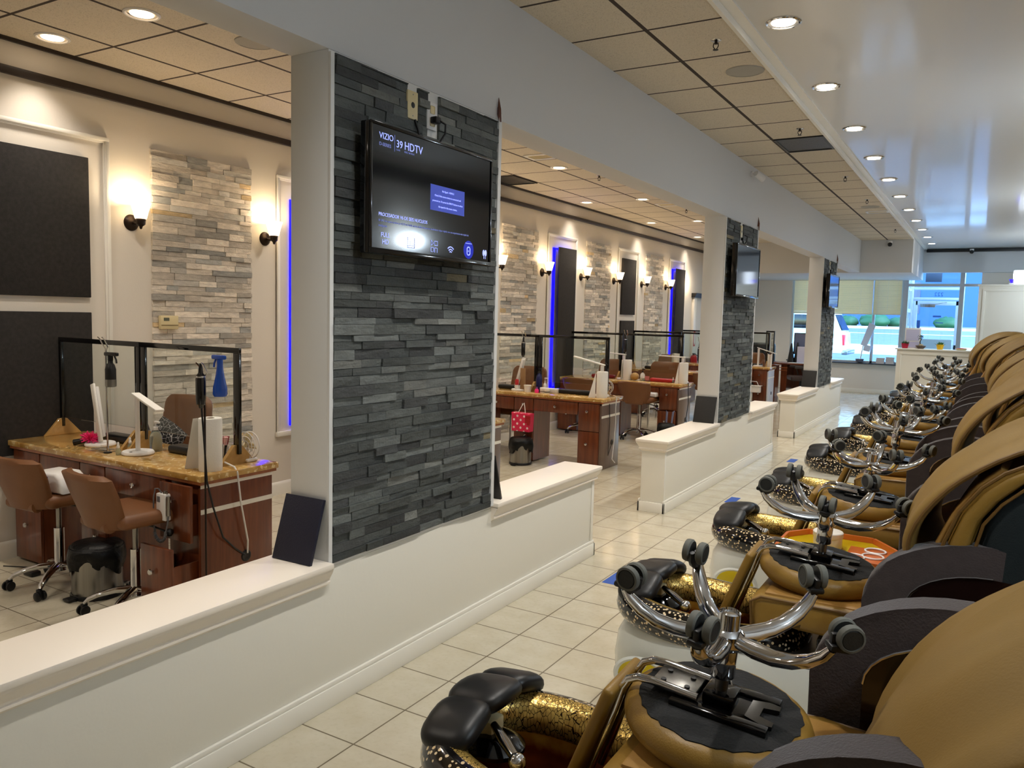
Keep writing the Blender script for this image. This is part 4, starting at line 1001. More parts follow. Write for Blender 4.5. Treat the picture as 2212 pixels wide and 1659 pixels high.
stand(-3.352, 2.62, .02, 1.28, 'tall chrome stand with hooks beside the nearest desk end'); drill(-3.352, 2.598, 1.135, 'black hand drill hanging on the tall chrome stand', .205, .025)
stand(-4.335, 2.72, .766, 1.37, 'thin chrome stand carrying the black spray bottle')
def spray(x, y, z, lb, mat, cap, shape, rz=0):
    t = thing('spray_bottle', lb, 'spray bottle', (x,y,z), rz)
    if shape == 'tall': MB().lathe([(0,0),(.026,0),(.029,.006),(.029,.10),(.022,.125),(.014,.135),(.013,.155),(0,.155)], 22).build('bottle', mat, t)
    else: MB().lathe([(0,0),(.030,0),(.036,.012),(.034,.045),(.022,.10),(.016,.14),(.014,.165),(0,.165)], 22).build('bottle', mat, t)
    z1 = .155 if shape == 'tall' else .165
    MB().cyl((0,0,z1-.005), .015, .025, 16).box(-.04,.055,-.010,.010,z1+.02,z1+.042,.006).tube([(.03,0,z1+.02),(.042,0,z1),(.045,0,z1-.02)], .005, 6).build('trigger_head', cap, t)
    return t
b_ = spray(-4.262, 2.70, 1.155, 'black spray bottle with silver base hanging from a stand on the nearest desk', m_black, m_blackg, 'tall', .2)
MB().lathe([(.0293,.002),(.0295,.004),(.0295,.04),(.0293,.042)], 22).build('label_band', m_steel, b_)
spray(-3.285, 2.66, 1.175, 'blue spray bottle hanging beside the black hand drill', m_blue, m_blue, 'pear', PI)
# soap, droppers, tray, brushes, fan, cushion rolls, pink duster
def pump(x, y, lb, mat, cap, h=.12, r=.034, z=.762, name='soap_dispenser'):
    t = thing(name, lb, 'bottle', (x,y,z)); MB().lathe([(0,0),(r,0),(r*1.06,.006),(r*1.06,h*.7),(r*.8,h*.9),(r*.38,h),(r*.36,h+.01),(0,h+.01)], 22).build('bottle', mat, t)
    MB().cyl((0,0,h+.005), r*.42, .018, 14).cyl((0,0,h+.02), .004, .03, 8).box(-.008,.035,-.007,.007,h+.046,h+.058,.003).build('pump', cap, t)
m_soap = M('clear_soap', (206,220,206), .08, trans=.75, ior=1.33)
pump(-4.19, 2.93, 'clear pump bottle of soap beside the black patterned pillow', m_soap, m_white)
pump(-4.38, 2.98, 'dark brown pump bottle behind the upright white lamp', M('amber_plastic', (44,16,8), .2), m_black, .15, .034, .762, 'lotion_bottle')
def dropper(x, y, lb):
    t = thing('dropper_bottle', lb, 'bottle', (x,y,.762+.0), 0, 'small dropper bottles'); MB().lathe([(0,0),(.013,0),(.014,.004),(.014,.03),(.008,.037),(.008,.04),(0,.04)], 14).build('bottle', m_soap, t); MB().lathe([(.009,.04),(.009,.052),(.006,.055),(.006,.07),(.003,.075),(0,.075)], 12).build('cap', m_white, t)
dropper(-4.335, 2.86, 'small white dropper bottle behind the clear tray'); dropper(-4.235, 2.72, 'small dropper bottle on the round base of the upright lamp')
t = thing('clear_tray', 'clear acrylic tray of nail tools in front of the folded lamp', 'tray', (-4.42,2.74,.762)); MB().box(-.09,.09,-.045,.045,0,.004,.001).box(-.09,.09,-.045,-.042,.004,.022).box(-.09,.09,.042,.045,.004,.022).build('tray', m_glass, t)
for k in range(4): MB().tube([(-.06+.035*k,-.03,.01),(-.04+.035*k,.03,.014)], .003, 6).build('nail_tool', m_steel, t)
t = thing('duster_brush', 'bright pink duster brush lying on the nearest desk', 'brush', (-4.66,2.80,.80))
b = MB()
for k in range(150):
    a, e = random.uniform(0,2*PI), random.uniform(-.5,1.3); L = random.uniform(.045,.068); d = Vector((math.cos(e)*math.cos(a)*1.3-.0, math.cos(e)*math.sin(a)*.8, math.sin(e)*.75+.1)); p = Vector((.02,0,.0)); b.tube([p+d*.012, p+d*L], [.004,.0015], 4)
b.build('bristles', m_pink, t); MB().tube([(-.0,-.02,-.005),(-.05,-.06,-.018)], [.016,.019], 14).build('handle', m_black, t)
def roll(x, y, L, lb, mat=m_black, r=.028, z=.762, rz=0):
    o = MB().box(-L/2, L/2, -.05, .05, 0, r*1.7, .018, 4).build('hand_cushion', mat); o.location = (x,y,z); o.rotation_euler = (0,0,rz); tag(o, lb, 'cushion', 'hand rest cushions')
roll(-4.60, 3.00, .36, 'long black hand cushion behind the pink duster'); roll(-3.95, 2.98, .28, 'black hand cushion behind the nearest paper towel roll')
roll(-3.86, 7.86, .42, 'black hand cushion beside the paper towel on the desk with the pink bag'); roll(-4.70, 7.88, .3, 'black hand cushion behind the folded lamp and red can'); roll(-3.72, 10.24, .34, 'red hand cushion behind the pushed-in tan chair', m_red); roll(-4.62, 10.3, .34, 'red hand cushion on the wall side of the third desk', M('dark_red_vinyl', (130,16,30), .4)); roll(-4.85, 12.75, .2, 'small black hand cushion on the fourth desk by the wall')
roll(-3.70, 15.3, .2, 'black hand cushion on the farthest desk')
t = thing('brush_cup', 'clear cup holding red handled brushes by the nearest divider foot', 'cup', (-3.60,2.93,.762)); MB().lathe([(0,0),(.03,0),(.034,.09),(.031,.09),(.028,.004),(0,.004)], 20).build('cup', m_glass, t)
for k in range(5): MB().tube([(.012*math.cos(k*1.3),.012*math.sin(k*1.3),.006),(.022*math.cos(k*1.3),.022*math.sin(k*1.3),.10)], .005, 8).tube([(.022*math.cos(k*1.3),.022*math.sin(k*1.3),.10),(.026*math.cos(k*1.3),.026*math.sin(k*1.3),.145)], [.008,.013], 8, mi=1).build('brush', [m_black, m_red if k % 2 else M('pale_pink', (226,180,180), .8)], t)
def fan(x, y, lb, z=.762, r=.075):
    t = thing('desk_fan', lb, 'fan', (x,y,z), 0, 'small white desk fans'); MB().box(-.045,.045,-.04,.04,0,.02,.008).box(-.012,.012,-.01,.015,.02,.06,.004).build('base', m_white, t)
    b = MB()
    for q in (r, r*.66, r*.33): b.tube([(q*math.cos(a),-.012,.09+q*math.sin(a)) for a in [2*PI*k/28 for k in range(28)]], .0028, 5, closed=True)
    for k in range(12): a = 2*PI*k/12; b.tube([(.012*math.cos(a),-.014,.09+.012*math.sin(a)),(r*math.cos(a),-.012,.09+r*math.sin(a))], .0013, 4)
    b.tube([(r*math.cos(a),.02,.09+r*math.sin(a)) for a in [2*PI*k/28 for k in range(28)]], .0035, 5, closed=True).build('cage', m_white, t)
    b = MB().cyl((0,-.01,.09), .012, .04, 12, axis='y')
    for k in range(4):
        a = PI/2*k; b.box(.008,r*.85,-.004,.0,-.018,.018,.002,M=Matrix.Translation((0,.005,.09)) @ Matrix.Rotation(a,4,'Y') @ Matrix.Rotation(.5,4,'X'))
    b.build('blades', m_ivory, t)
fan(-3.53, 3.04, 'small white fan behind the nearest divider foot'); fan(-3.55, 8.0, 'small white fan behind the paper towel on the desk with the pink bag')
# white nail-lamp on the wall-side chair seat
t = thing('nail_lamp', 'white nail dryer lamp with blue screen sitting on a tan chair seat', 'nail lamp', (-4.42,2.47,.577), .12)
MB().prism([(-.13,0),(.13,0),(.135,.03),(.12,.085),(.08,.112),(-.08,.112),(-.12,.085),(-.135,.03)], 'y', -.075, .09, .018, 4).build('body', m_white, t)
MB().box(-.045,.03,-.0775,-.0755,.035,.092,.001).build('screen', M('lcd_blue', (14,24,84), .15, emit=((10,30,110),.25)), t); MB().box(-.06,.05,-.0775,-.0755,.006,.024,.001).build('front_strip', m_black, t); MB().box(-.02,.01,-.0765,-.0755,.097,.103).build('badge', m_steel, t)
# control box with coiled lead on a drawer knob
t = thing('drill_control_box', 'white nail drill control box hanging from the open drawer knob', 'control box', (-3.585,2.55,.52))
MB().box(-.038,.038,-.022,.012,0,.14,.006).build('case', m_white, t); MB().box(-.028,-.004,-.0235,-.0215,.095,.125,.001).build('display', M('grey_lcd', (110,112,116), .3), t); MB().cyl((.015,-.006,.14), .010,.014,12).cyl((.03,-.006,.14), .006,.01,10).build('dial', m_steel, t)
MB().tube([(.048,-.01,.13),(.048,-.012,.03)], .011, 10).build('handpiece', m_steel, t)
b = MB().tube([(-.012,-.006,.14),(-.02,-.02,.165),(-.045,-.02,.16),(-.06,-.02,.11),(-.062,-.02,.0),(-.055,-.02,-.06)], .004, 7)
b.tube([( -.055+.045*(1-math.cos(a)), -.02+.004*math.sin(a*22), -.06-.05*math.sin(a)+.004*math.cos(a*22)) for a in [PI*k/70 for k in range(71)]], .006, 6).tube([(.035,-.02,-.06),(.046,-.015,-.01),(.048,-.012,.03)], .004, 6).build('coiled_lead', M('grey_rubber', (96,96,98), .6), t)
# cords at the end panel
tag(MB().tube([(-3.352,2.60,1.13),(-3.345,2.605,1.0),(-3.34,2.62,.74),(-3.345,2.66,.60),(-3.37,2.74,.42),(-3.395,2.84,.33),(-3.398,2.905,.28)], .005, 7).build('electric_cord', m_black), 'black drill cord hanging down the end of the nearest desk', 'cord')
tag(MB().tube([(-3.60,2.90,.775),(-3.50,2.86,.785),(-3.40,2.84,.775),(-3.375,2.84,.75),(-3.372,2.86,.58),(-3.378,2.91,.36),(-3.398,2.925,.285)], .005, 7).build('power_cord', m_white), 'white power cord running over the nearest desk edge into the grommet', 'cord')
tag(MB().tube([(-3.42,7.9,.775),(-3.37,7.88,.77),(-3.362,7.84,.66),(-3.366,7.86,.50),(-3.362,7.83,.30),(-3.366,7.80,.10),(-3.34,7.82,.06)], .005, 7).build('power_cord', m_white), 'white cord hanging down the end of the desk with the pink bag', 'cord')
tag(MB().tube([(-3.395,7.75,.70),(-3.393,7.77,.5),(-3.395,7.76,.3),(-3.38,7.72,.15),(-3.395,7.86,.28)], .004, 7).build('power_cord', m_dark), 'brown cord looping on the end panel of the desk with the pink bag', 'cord')
tag(MB().tube([(-3.35,10.2,.78),(-3.345,10.22,.5),(-3.36,10.2,.3),(-3.37,10.27,.2)], .005, 7).build('power_cord', m_black), 'dark cord hanging at the end of the desk with the red cushion', 'cord')
# patterned pillow
def pf(u, v):
    a = (u-.5)*2; c = (v-.5)*2; th = (1-abs(a)**3)*(1-abs(c)**3); return (a*.17*(1-.06*c*c), c*.17*(1-.06*a*a), th)
m_pil = M('crackle_black', (14,13,14), .7); k_ = NT(m_pil); k_.xyz(); v_ = k_.n('ShaderNodeTexVoronoi', feature='DISTANCE_TO_EDGE'); v_.inputs['Scale'].default_value = 26; k_.link(k_.tc.outputs['Object'], v_.inputs['Vector'])
k_.link(k_.mix(k_.math('LESS_THAN', v_.outputs['Distance'], .022), lin((16,14,15)), lin((190,188,186))), k_.b.inputs['Base Color'])
b = MB()
for s in (-1, 1): b.grid(lambda u, v, s=s: (pf(u,v)[0], pf(u,v)[1], s*.05*pf(u,v)[2]), 18, 18)
bmesh.ops.remove_doubles(b.bm, verts=b.bm.verts[:], dist=1e-4)
o = b.build('throw_pillow', m_pil, None, 180); o.location = (-4.78,3.41,.70); o.rotation_euler = (1.25,.45,.1); o.scale = (.8,.8,.8); tag(o, 'black cushion with silver crackle lines on the client chair of the nearest desk', 'cushion')
tag(MB().box(-.05,.05,-.03,.03,0,.03,.01).tube([(0,.03,.015),(-.1,.06,.01),(-.2,.02,.008),(-.28,-.02,.008)], .004, 6).build('foot_pedal', m_black), 'black foot pedal with its cord on the floor beside the wall-side chair', 'pedal').location = (-4.80,2.52,.001)
# ------------------------------------------------------------------ desk with the pink bag: small things
t = thing('gift_bag', 'pink gift bag with white dots hanging from a drawer knob', 'bag', (-4.32,7.52,.345))
m_dot = M('pink_dotted_paper', (226,40,84), .5); kk = NT(m_dot); x_, y_, z_ = kk.xyz()
fx = kk.math('SUBTRACT', kk.math('FRACT', kk.math('DIVIDE', kk.math('ADD', x_, z_), .085)), .5); fz = kk.math('SUBTRACT', kk.math('FRACT', kk.math('DIVIDE', kk.math('SUBTRACT', x_, z_), .085)), .5)
rr2 = kk.math('ADD', kk.math('MULTIPLY', fx, fx), kk.math('MULTIPLY', fz, fz)); kk.link(kk.mix(kk.math('LESS_THAN', rr2, .045), lin((226,40,84)), lin((250,226,224))), kk.b.inputs['Base Color'])
MB().prism([(-.115,0),(.105,.0),(.115,.2),(-.12,.205)], 'y', -.05, .05, .004, 1).build('bag', m_dot, t)
MB().box(.06,.125,-.06,-.052,.10,.18).box(.085,.12,-.064,-.058,.08,.14).build('tag', m_red, t)
MB().tube([(-.05,-.02,.2),(-.01,-.0,.29),(.0,.02,.31),(.02,-.0,.27),(.04,-.02,.2)], .004, 6).build('handle', m_trim, t)
t = thing('wax_tub', 'white lidded tub on the desk with the pink bag', 'tub', (-4.385,7.72,.762)); MB().lathe([(0,0),(.036,0),(.040,.062),(0,.062)], 20).build('body', m_white, t); MB().lathe([(.043,.06),(.044,.075),(0,.078)], 20).build('lid', m_trim, t)
tag(MB().box(-.03,.03,-.01,.01,0,.26,.003).build('file_box', M('tan_card', (150,116,80), .8)), 'tall tan card box standing beside the white tub', 'box').location = (-4.46,7.74,.762)
t = thing('spray_can', 'red and white can in front of the folded lamp', 'can', (-4.515,7.70,.762)); MB().lathe([(0,0),(.020,0),(.022,.01),(.022,.12),(.012,.135),(0,.135)], 16).build('body', m_red, t); MB().lathe([(.0222,.02),(.0222,.07)], 16).build('label_band', m_white, t)
pump(-4.295, 7.82, 'blue glass pump bottle on the desk with the pink bag', m_navyp, m_black, .205, .034, .762, 'lotion_bottle'); pump(-4.24, 7.86, 'white pump bottle beside the blue glass bottle', m_white, m_white, .1, .02, .762, 'lotion_bottle')
t = thing('nail_polish', 'pink bottle lying before the white jars', 'bottle', (-4.245,7.68,.762)); MB().lathe([(0,0),(.022,0),(.024,.03),(.014,.045),(0,.045)], 16).build('bottle', m_pink, t); MB().lathe([(.011,.045),(.010,.065),(0,.066)], 12).build('cap', M('violet_cap', (130,70,150), .3), t)
t = thing('glass_jar', 'clear glass jar beside the white tub', 'jar', (-4.315,7.74,.762)); MB().lathe([(0,0),(.028,0),(.032,.012),(.032,.05),(.02,.066),(.0,.07)], 20).build('body', m_glass, t); MB().ball((0,0,.078), .009).build('stopper', m_chrome, t)
for k, (x, y) in enumerate(((-4.19,7.72),(-4.125,7.70))):
    t = thing('cream_jar', ['white cream jar nearer the pink bottle','white cream jar with a black band beside the hand cushion'][k], 'jar', (x,y,.762), 0, 'white cream jars'); MB().lathe([(0,0),(.03,0),(.032,.004),(.032,.036),(0,.036)], 20).build('body', m_white, t); MB().lathe([(.034,.036),(.034,.055),(.03,.06),(0,.06)], 20).build('lid', m_trim, t); MB().lathe([(.0323,.012),(.0323,.022)], 20).build('label_band', m_black if k else M('grey_print', (120,110,110), .5), t)
tag(MB().box(-.06,.06,-.04,.04,0,.05,.006).build('storage_box', m_white), 'white box behind the two cream jars', 'box').location = (-4.10,7.80,.762)
def cloth_fold(x, y, z, w, h, lb, mat, name='towel'):
    o = MB().grid(lambda u, v: ((u-.5)*w*(1-.25*v), -.022-.02*math.sin(9*u+2*v), -h*v-.03*math.sin(PI*u)), 14, 10).grid(lambda u, v: ((u-.5)*w*(1-.25*v), -.012-.02*math.sin(9*u+2*v), -h*v-.03*math.sin(PI*u)), 14, 10).build(name, mat, None, 180); o.location = (x,y,z); return tag(o, lb, 'towel')
cloth_fold(-3.50, 9.99, .42, .12, .30, 'grey blue towel hanging over the lower drawer of the third desk', M('grey_blue_cloth', (120,126,156), .9)); cloth_fold(-3.43, 5.34, .58, .10, .34, 'white cloth hanging at the desk end behind the nearest pier', m_paper)
drill(-4.49, 7.78, 1.165, 'black hand drill hanging at the wall-side divider of the desk with the pink bag', .21, .024); stand(-4.49, 7.80, .766, 1.37, 'chrome stand behind the folded lamp and card box')
drill(-4.24, 10.15, 1.165, 'black spray handle hanging between the two dividers of the third desk', .23, .022); stand(-4.24, 10.17, .766, 1.38, 'chrome stand between the dividers of the third desk')
drill(-3.22, 10.2, 1.07, 'black hand drill hanging beside the second pier', .25, .024); stand(-3.22, 10.22, .02, 1.32, 'chrome stand with hooks beside the second pier')
# third desk clutter
t = thing('gold_bowl', 'round gold basket tilted on the third desk', 'bowl', (-4.10,10.18,.762+.05)); MB().ball((0,0,.005), .06, (1,1,.9), 18).build('body', m_ply, t)
t = thing('mug', 'pink mug on a saucer on the third desk', 'mug', (-3.93,10.2,.768)); MB().lathe([(0,0),(.03,0),(.032,.06),(.028,.06),(.026,.006),(0,.006)], 18).build('cup', M('rose_ceramic', (200,120,120), .3), t); MB().lathe([(0,-.006),(.045,-.003),(.05,.004),(0,.0)], 18).build('saucer', m_dark, t)
for k, (x, y) in enumerate(((-4.02,10.2),(-3.99,10.24),(-3.97,10.17),(-3.56,10.2),(-3.53,10.23))):
    dropper(x, y, ['tiny white bottle beside the gold basket','tiny white bottle behind the gold basket','tiny white bottle beside the pink mug','tiny white bottle by the red cushion end','tiny white bottle before the upright lamp of the third desk'][k])
pump(-4.05, 10.34, 'black topped white pump bottle behind the third desk divider', m_white, m_black, .1, .03, .762, 'lotion_bottle'); pump(-3.55, 12.85, 'black pump bottle beyond the farther client chair', m_black, m_black, .14, .03, .762, 'lotion_bottle')
tag(MB().box(-.07,.07,-.05,.05,0,.06,.02,3).build('hand_dryer', m_white), 'white dryer on the seat of the pushed-in tan chair', 'dryer').location = (-3.76,9.98,.577)
# fire extinguisher and its red wall sign
t = thing('fire_extinguisher', 'red fire extinguisher by the far left wall', 'fire extinguisher', (-5.08,15.75,.62)); MB().lathe([(0,0),(.065,0),(.07,.01),(.07,.22),(.05,.26),(.02,.28),(0,.28)], 18).build('cylinder', m_red, t); MB().box(-.02,.02,-.05,.05,.28,.31,.004).tube([(.03,0,.29),(.09,0,.24),(.09,0,.08)], .008, 6).build('valve', m_black, t); MB().box(-.155,-.07,-.03,.03,.1,.2,.004).build('bracket', m_steel, t)
t = thing('wall_arrow_sign', 'red sign with a downward arrow on the far left wall', 'sign', (XL+.052,16.04,1.06)); MB().box(0,.004,-.06,.06,0,.30,.001).build('plate', M('sign_red', (200,60,60), .5), t); MB().box(.004,.006,-.038,.038,.07,.27).prism([(-.038,.07),(.038,.07),(.0,.02)], 'x', .004, .006).build('arrow', m_trim, t)
# farthest desk: white basket
t = thing('wire_basket', 'white plastic basket hung on the front of the farthest desk', 'basket', (-3.64,14.84,.30)); b = MB()
for q in ((-.13,.13,-.06,-.056,0,.12),(-.13,.13,.056,.06,0,.12),(-.13,-.126,-.056,.056,0,.12),(.126,.13,-.056,.056,0,.12),(-.13,.13,-.06,.06,0,.004)): b.box(*q)
b.build('bin', m_white, t); MB().box(-.15,.15,-.075,.075,.12,.128,.003).build('rim', m_white, t); MB().tube([(-.1,0,.12),(-.06,0,.2),(.06,0,.2),(.1,0,.12)], .006, 6).build('handle', m_white, t)
tag(MB().lathe([(0,0),(.05,0),(.055,.01),(.05,.08),(.02,.11),(.018,.14),(0,.14)], 20).build('glass_globe', m_glass), 'clear round bottle on the farthest desk', 'bottle').location = (-3.55,15.15,.762)
cloth_fold(-3.46, 15.27, 1.02, .09, .26, 'white towel draped beside the farthest divider', m_paper)
# ================================================================== far reception corner, window sill, counter top, outside
t = thing('reception_desk', 'cherry wood desk with paper work in front of the shop window', 'desk', (-3.2,17.3,0))
MB().box(-.65,.45,-.35,.35,.73,.76,.006).build('top', m_wood, t); MB().box(-.42,-.30,-.3,.3,0,.73).box(.28,.40,-.3,.3,0,.73).box(-.30,.28,.25,.28,.2,.73).build('base', m_wood, t); MB().box(-.66,-.28,-.36,-.352,.60,.615).box(-.66,-.28,-.36,-.352,.66,.675).build('edge_band', m_woode, t)
for k in range(3):
    o = MB().box(-.15,.15,-.10,.10,0,.006+.004*k,.001).build('paper_sheet', [m_paper, M('pale_blue_paper', (190,210,236), .8), m_paper][k]); o.location = (-3.34+.14*k,17.10+.05*k,.762); o.rotation_euler = (0,0,.3*k); tag(o, ['white paper at the near edge of the reception desk','pale blue paper on the reception desk','white paper at the aisle end of the reception desk'][k], 'paper', 'papers on the reception desk')
t = thing('office_chair', 'dark brown swivel armchair at the reception desk', 'chair', (-3.16,16.72,0), .4)
MB().box(-.24,.24,-.22,.24,.44,.53,.03,3).build('seat', M('dark_brown_leather', (52,36,32), .35), t); MB().box(.20,.27,-.24,.22,.5,1.0,.03,3).build('backrest', m_brnl, t)
for s in (-1,1): MB().box(-.18,.2,s*.25-.03,s*.25+.03,.68,.73,.015).tube([(.0,s*.25,.5),(-.05,s*.25,.68)], .012, 8).build('armrest', m_dark, t)
MB().cyl((0,0,.1), .03, .34, 12).build('column', m_black, t)
for k in range(5): a = 2*PI*k/5; MB().tube([(0,0,.11),(.25*math.cos(a),.25*math.sin(a),.05)], [.025,.018], 8).ball((.26*math.cos(a),.26*math.sin(a),.03), .03, n=10).build('leg', m_black, t)
t = thing('monitor', 'flat computer monitor standing before the shop window', 'monitor', (-3.28,17.55,.762)); MB().box(-.22,.20,-.02,.02,.17,.62,.006).build('panel', m_black, t); MB().box(-.20,.18,-.0225,-.0205,.19,.60).build('screen', M('monitor_grey', (110,120,150), .3), t); MB().box(-.10,.10,-.08,.08,0,.01,.004).box(-.02,.02,-.01,.01,.01,.2,.003).build('stand', m_black, t)
t = thing('standing_mirror', 'narrow mirror in a black frame beside the far dividers', 'mirror', (-3.72,16.35,.762), -.2); b = MB()
for q in ((-.09,-.07,-.01,.01,0,.66),(.07,.09,-.01,.01,0,.66),(-.07,.07,-.01,.01,.64,.66),(-.07,.07,-.01,.01,0,.02)): b.box(*q,.002)
b.build('frame', m_black, t); MB().box(-.07,.07,-.003,.003,.02,.64).build('glass', M('mirror', (220,226,230), .03, metal=1), t)
tag(MB().box(-.13,.13,-.06,.06,0,.012,.004).box(-.20,.20,-.20,.20,-.012,0).build('shelf_board', m_wood), 'wooden side shelf under the narrow mirror', 'shelf').location = (-3.72,16.35,.75)
struct(MB().box(-3.9,-3.55,16.2,16.5,0,.738).build('trim_9', m_wood))
for k, (x, y, h) in enumerate(((-3.40,17.45,.42),(-3.52,17.42,.40))):
    o = MB().lathe([(0,0),(.075,0),(.06,.1),(.03,h*.75),(.012,h),(0,h)], 14).build('black_cone', m_black); o.location = (x,y,.762); tag(o, ['black cone shaped holder nearer the monitor','black cone shaped holder farther from the monitor'][k], 'holder', 'black cone holders')
tag(MB().prism([(-.11,0),(.11,0),(.11,.34),(-.11,.34)], 'y', -.03, .03, .004).build('paper_bag', M('lavender_card', (206,208,232), .7)), 'pale lavender card box on the reception desk below the monitor', 'box').location = (-3.25,17.25,.762)
t = thing('salon_chair', 'black padded salon chair against the far wall', 'chair', (-4.35,18.2,0), .2); MB().box(-.30,.30,-.28,.28,.42,.56,.05,3).build('seat', m_black, t)
MB().box(-.32,.32,.22,.36,.5,1.12,.06,4).build('backrest', m_black, t)
for s in (-1,1): MB().box(s*.33-.05,s*.33+.05,-.25,.28,.5,.72,.03,3).build('armrest', m_black, t)
MB().cyl((0,0,0), .26, .03, 24).cyl((0,0,.03), .05, .4, 16).build('base', m_chrome, t)
# white blinds
m_bl = bpy.data.materials.new('blind_slat'); m_bl.use_nodes = True; t_ = m_bl.node_tree; p_ = t_.nodes['Principled BSDF']; p_.inputs['Base Color'].default_value = lin((238,234,214)); p_.inputs['Roughness'].default_value = .6
tl_ = t_.nodes.new('ShaderNodeBsdfTranslucent'); tl_.inputs['Color'].default_value = lin((255,222,160)); mx_ = t_.nodes.new('ShaderNodeMixShader'); mx_.inputs[0].default_value = .45
t_.links.new(p_.outputs[0], mx_.inputs[1]); t_.links.new(tl_.outputs[0], mx_.inputs[2]); t_.links.new(mx_.outputs[0], t_.nodes['Material Output'].inputs['Surface'])
def blind(x0, x1, z1, lb):
    t = thing('window_blind', lb, 'blind', (0,YEND-.03,0), 0, 'white blinds'); b = MB(); z = 2.72
    while z > z1: b.box(x0,x1,-.012,.012,z,z+.003,M=Matrix.Translation((0,0,z)) @ Matrix.Rotation(1.05,4,'X') @ Matrix.Translation((0,0,-z))); z -= .023
    b.build('slat', m_bl, t); MB().box(x0,x1,-.02,.02,2.73,2.78,.004).build('headrail', m_trim, t); MB().box(x0,x1,-.014,.014,z1-.02,z1,.003).build('bottom_rail', m_trim, t)
    b = MB()
    for q in (.15,.5,.85): b.tube([(x0+(x1-x0)*q,-.013,2.74),(x0+(x1-x0)*q,-.013,z1)], .0018, 4)
    b.build('ladder_cord', m_trim, t)
blind(-4.04, -2.30, 1.84, 'white slatted blind half lowered over the window left of the mullion'); blind(-2.27, -1.71, 1.84, 'white slatted blind half lowered over the window next to the door')
# sill things
t = thing('sill_bowl', 'grey bowl on the window sill with a folded paper sign planted in it', 'bowl', (-2.50,YEND-.05,.702)); MB().lathe([(0,.002),(.03,.002),(.08,.04),(.095,.09),(.088,.09),(.07,.045),(0,.02)], 24).build('body', M('grey_ceramic', (96,98,112), .5), t)
t = thing('paper_sign', 'white folded paper sign leaning on its stick in the sill bowl', 'sign', (-2.50,YEND-.05,.72)); MB().tube([(0,0,0),(.05,.02,.35),(.12,.03,.72)], .014, 6).build('stick', m_white, t)
m_pl = M('sign_paper', (210,220,240), .7); MB().prism([(.0,.40),(.13,.36),(.30,.85),(.16,.92)], 'y', .0, .008).build('sheet', m_pl, t); MB().prism([(.06,.27),(.20,.24),(.23,.38),(.08,.41)], 'y', -.01, -.004).build('note', m_pl, t)
for c, (x, nn) in enumerate(((-2.06,6),(-1.86,7))):
    for k in range(nn):
        o = MB().box(-.085,.085,-.06,.06,0,.021,.003).build('book', M('book_cover_%d%d' % (c,k), (206+3*(k%3),202,204-4*(k%2)), .6)); o.location = (x+random.uniform(-.006,.006),YEND-.04,.703+.0225*k); o.rotation_euler = (0,0,random.uniform(-.06,.06))
        tag(o, 'pale book, %s from the bottom of the %s stack on the window sill' % (ORD[k], 'left shorter' if c == 0 else 'right taller'), 'book', 'books on the window sill')
# plants on the counter
m_leaf = M('leaf_green', (70,120,60), .5, noise=(8,.3,(110,150,70))); m_leafd = M('leaf_dark', (40,84,48), .5)
def pot(x, lb, col, kind, mat=None):
    t = thing('potted_plant', lb, 'plant', (x,17.42,1.15), 0, 'pots on the counter'); pm = M('pot_'+kind, col, .35)
    if kind == 'bonsai': MB().lathe([(0,0),(.05,0),(.095,.05),(.10,.062),(.092,.062),(.05,.04),(0,.04)], 22).build('pot', pm, t)
    else: MB().lathe([(0,0),(.05,0),(.068,.085),(.07,.095),(.063,.095),(.055,.075),(0,.075)], 22).build('pot', pm, t)
    b = MB()
    if kind == 'bonsai':
        MB().ball((.0,0,.065), .045, (1,1,.7), 12).build('stone', M('sand_stone', (170,160,130), .8), t); MB().tube([(-.01,0,.07),(-.02,0,.13),(.0,.0,.19),(-.01,0,.24)], [.012,.009,.007,.004], 8).build('trunk', m_dark, t)
        for k in range(60): p = Vector((random.gauss(-.005,.022), random.gauss(0,.02), random.choice([.19,.22,.25])+random.gauss(0,.012))); d = Vector((random.uniform(-1,1),random.uniform(-1,1),random.uniform(-.3,1))).normalized()*.02; b.tube([p, p+d*.5, p+d], [.001,.006,.001], 4)
        b.build('foliage', m_leafd, t)
    else:
        for k in range(46 if kind == 'red' else 70):
            a = random.uniform(0,2*PI); e = random.uniform(.3,1.4); L = random.uniform(.05,.095); p = Vector((random.gauss(0,.02),random.gauss(0,.02),.075)); d = Vector((math.cos(a)*math.cos(e), math.sin(a)*math.cos(e), math.sin(e)))*L
            b.tube([p, p+d*.6+Vector((0,0,.005)), p+d], [.004,.010 if kind == 'red' else .007,.001], 5, flat=.5)
        b.build('foliage', m_leaf if kind != 'red' else m_leafd, t)
pot(-1.37, 'succulent in a crimson pot on the white counter', (176,20,56), 'red'); pot(-1.09, 'small bonsai in a shallow brown bowl on the white counter', (84,70,58), 'bonsai'); pot(-.76, 'leafy green plant in a yellow pot on the white counter', (226,180,20), 'yellow')
t = thing('candy_dish', 'low dish of red sweets at the right end of the white counter', 'dish', (-.40,17.42,1.15)); MB().lathe([(0,0),(.08,0),(.11,.03),(.10,.03),(.07,.01),(0,.01)], 24).build('dish', m_ivory, t); MB().lathe([(.095,.026),(.08,.04),(0,.046)], 20).build('sweets', M('red_sweets', (170,60,50), .5, bump=(60,1)), t)
t = thing('framed_notice', 'white framed notice standing behind the bonsai', 'notice', (-1.24,17.52,1.15)); MB().box(-.15,.13,-.01,.01,0,.40,.004).build('frame', m_white, t); MB().box(-.13,.11,-.0125,-.0105,.15,.37).box(-.13,.11,-.0125,-.0105,.02,.13).build('sheet', M('lavender_sheet', (196,196,224), .6), t)
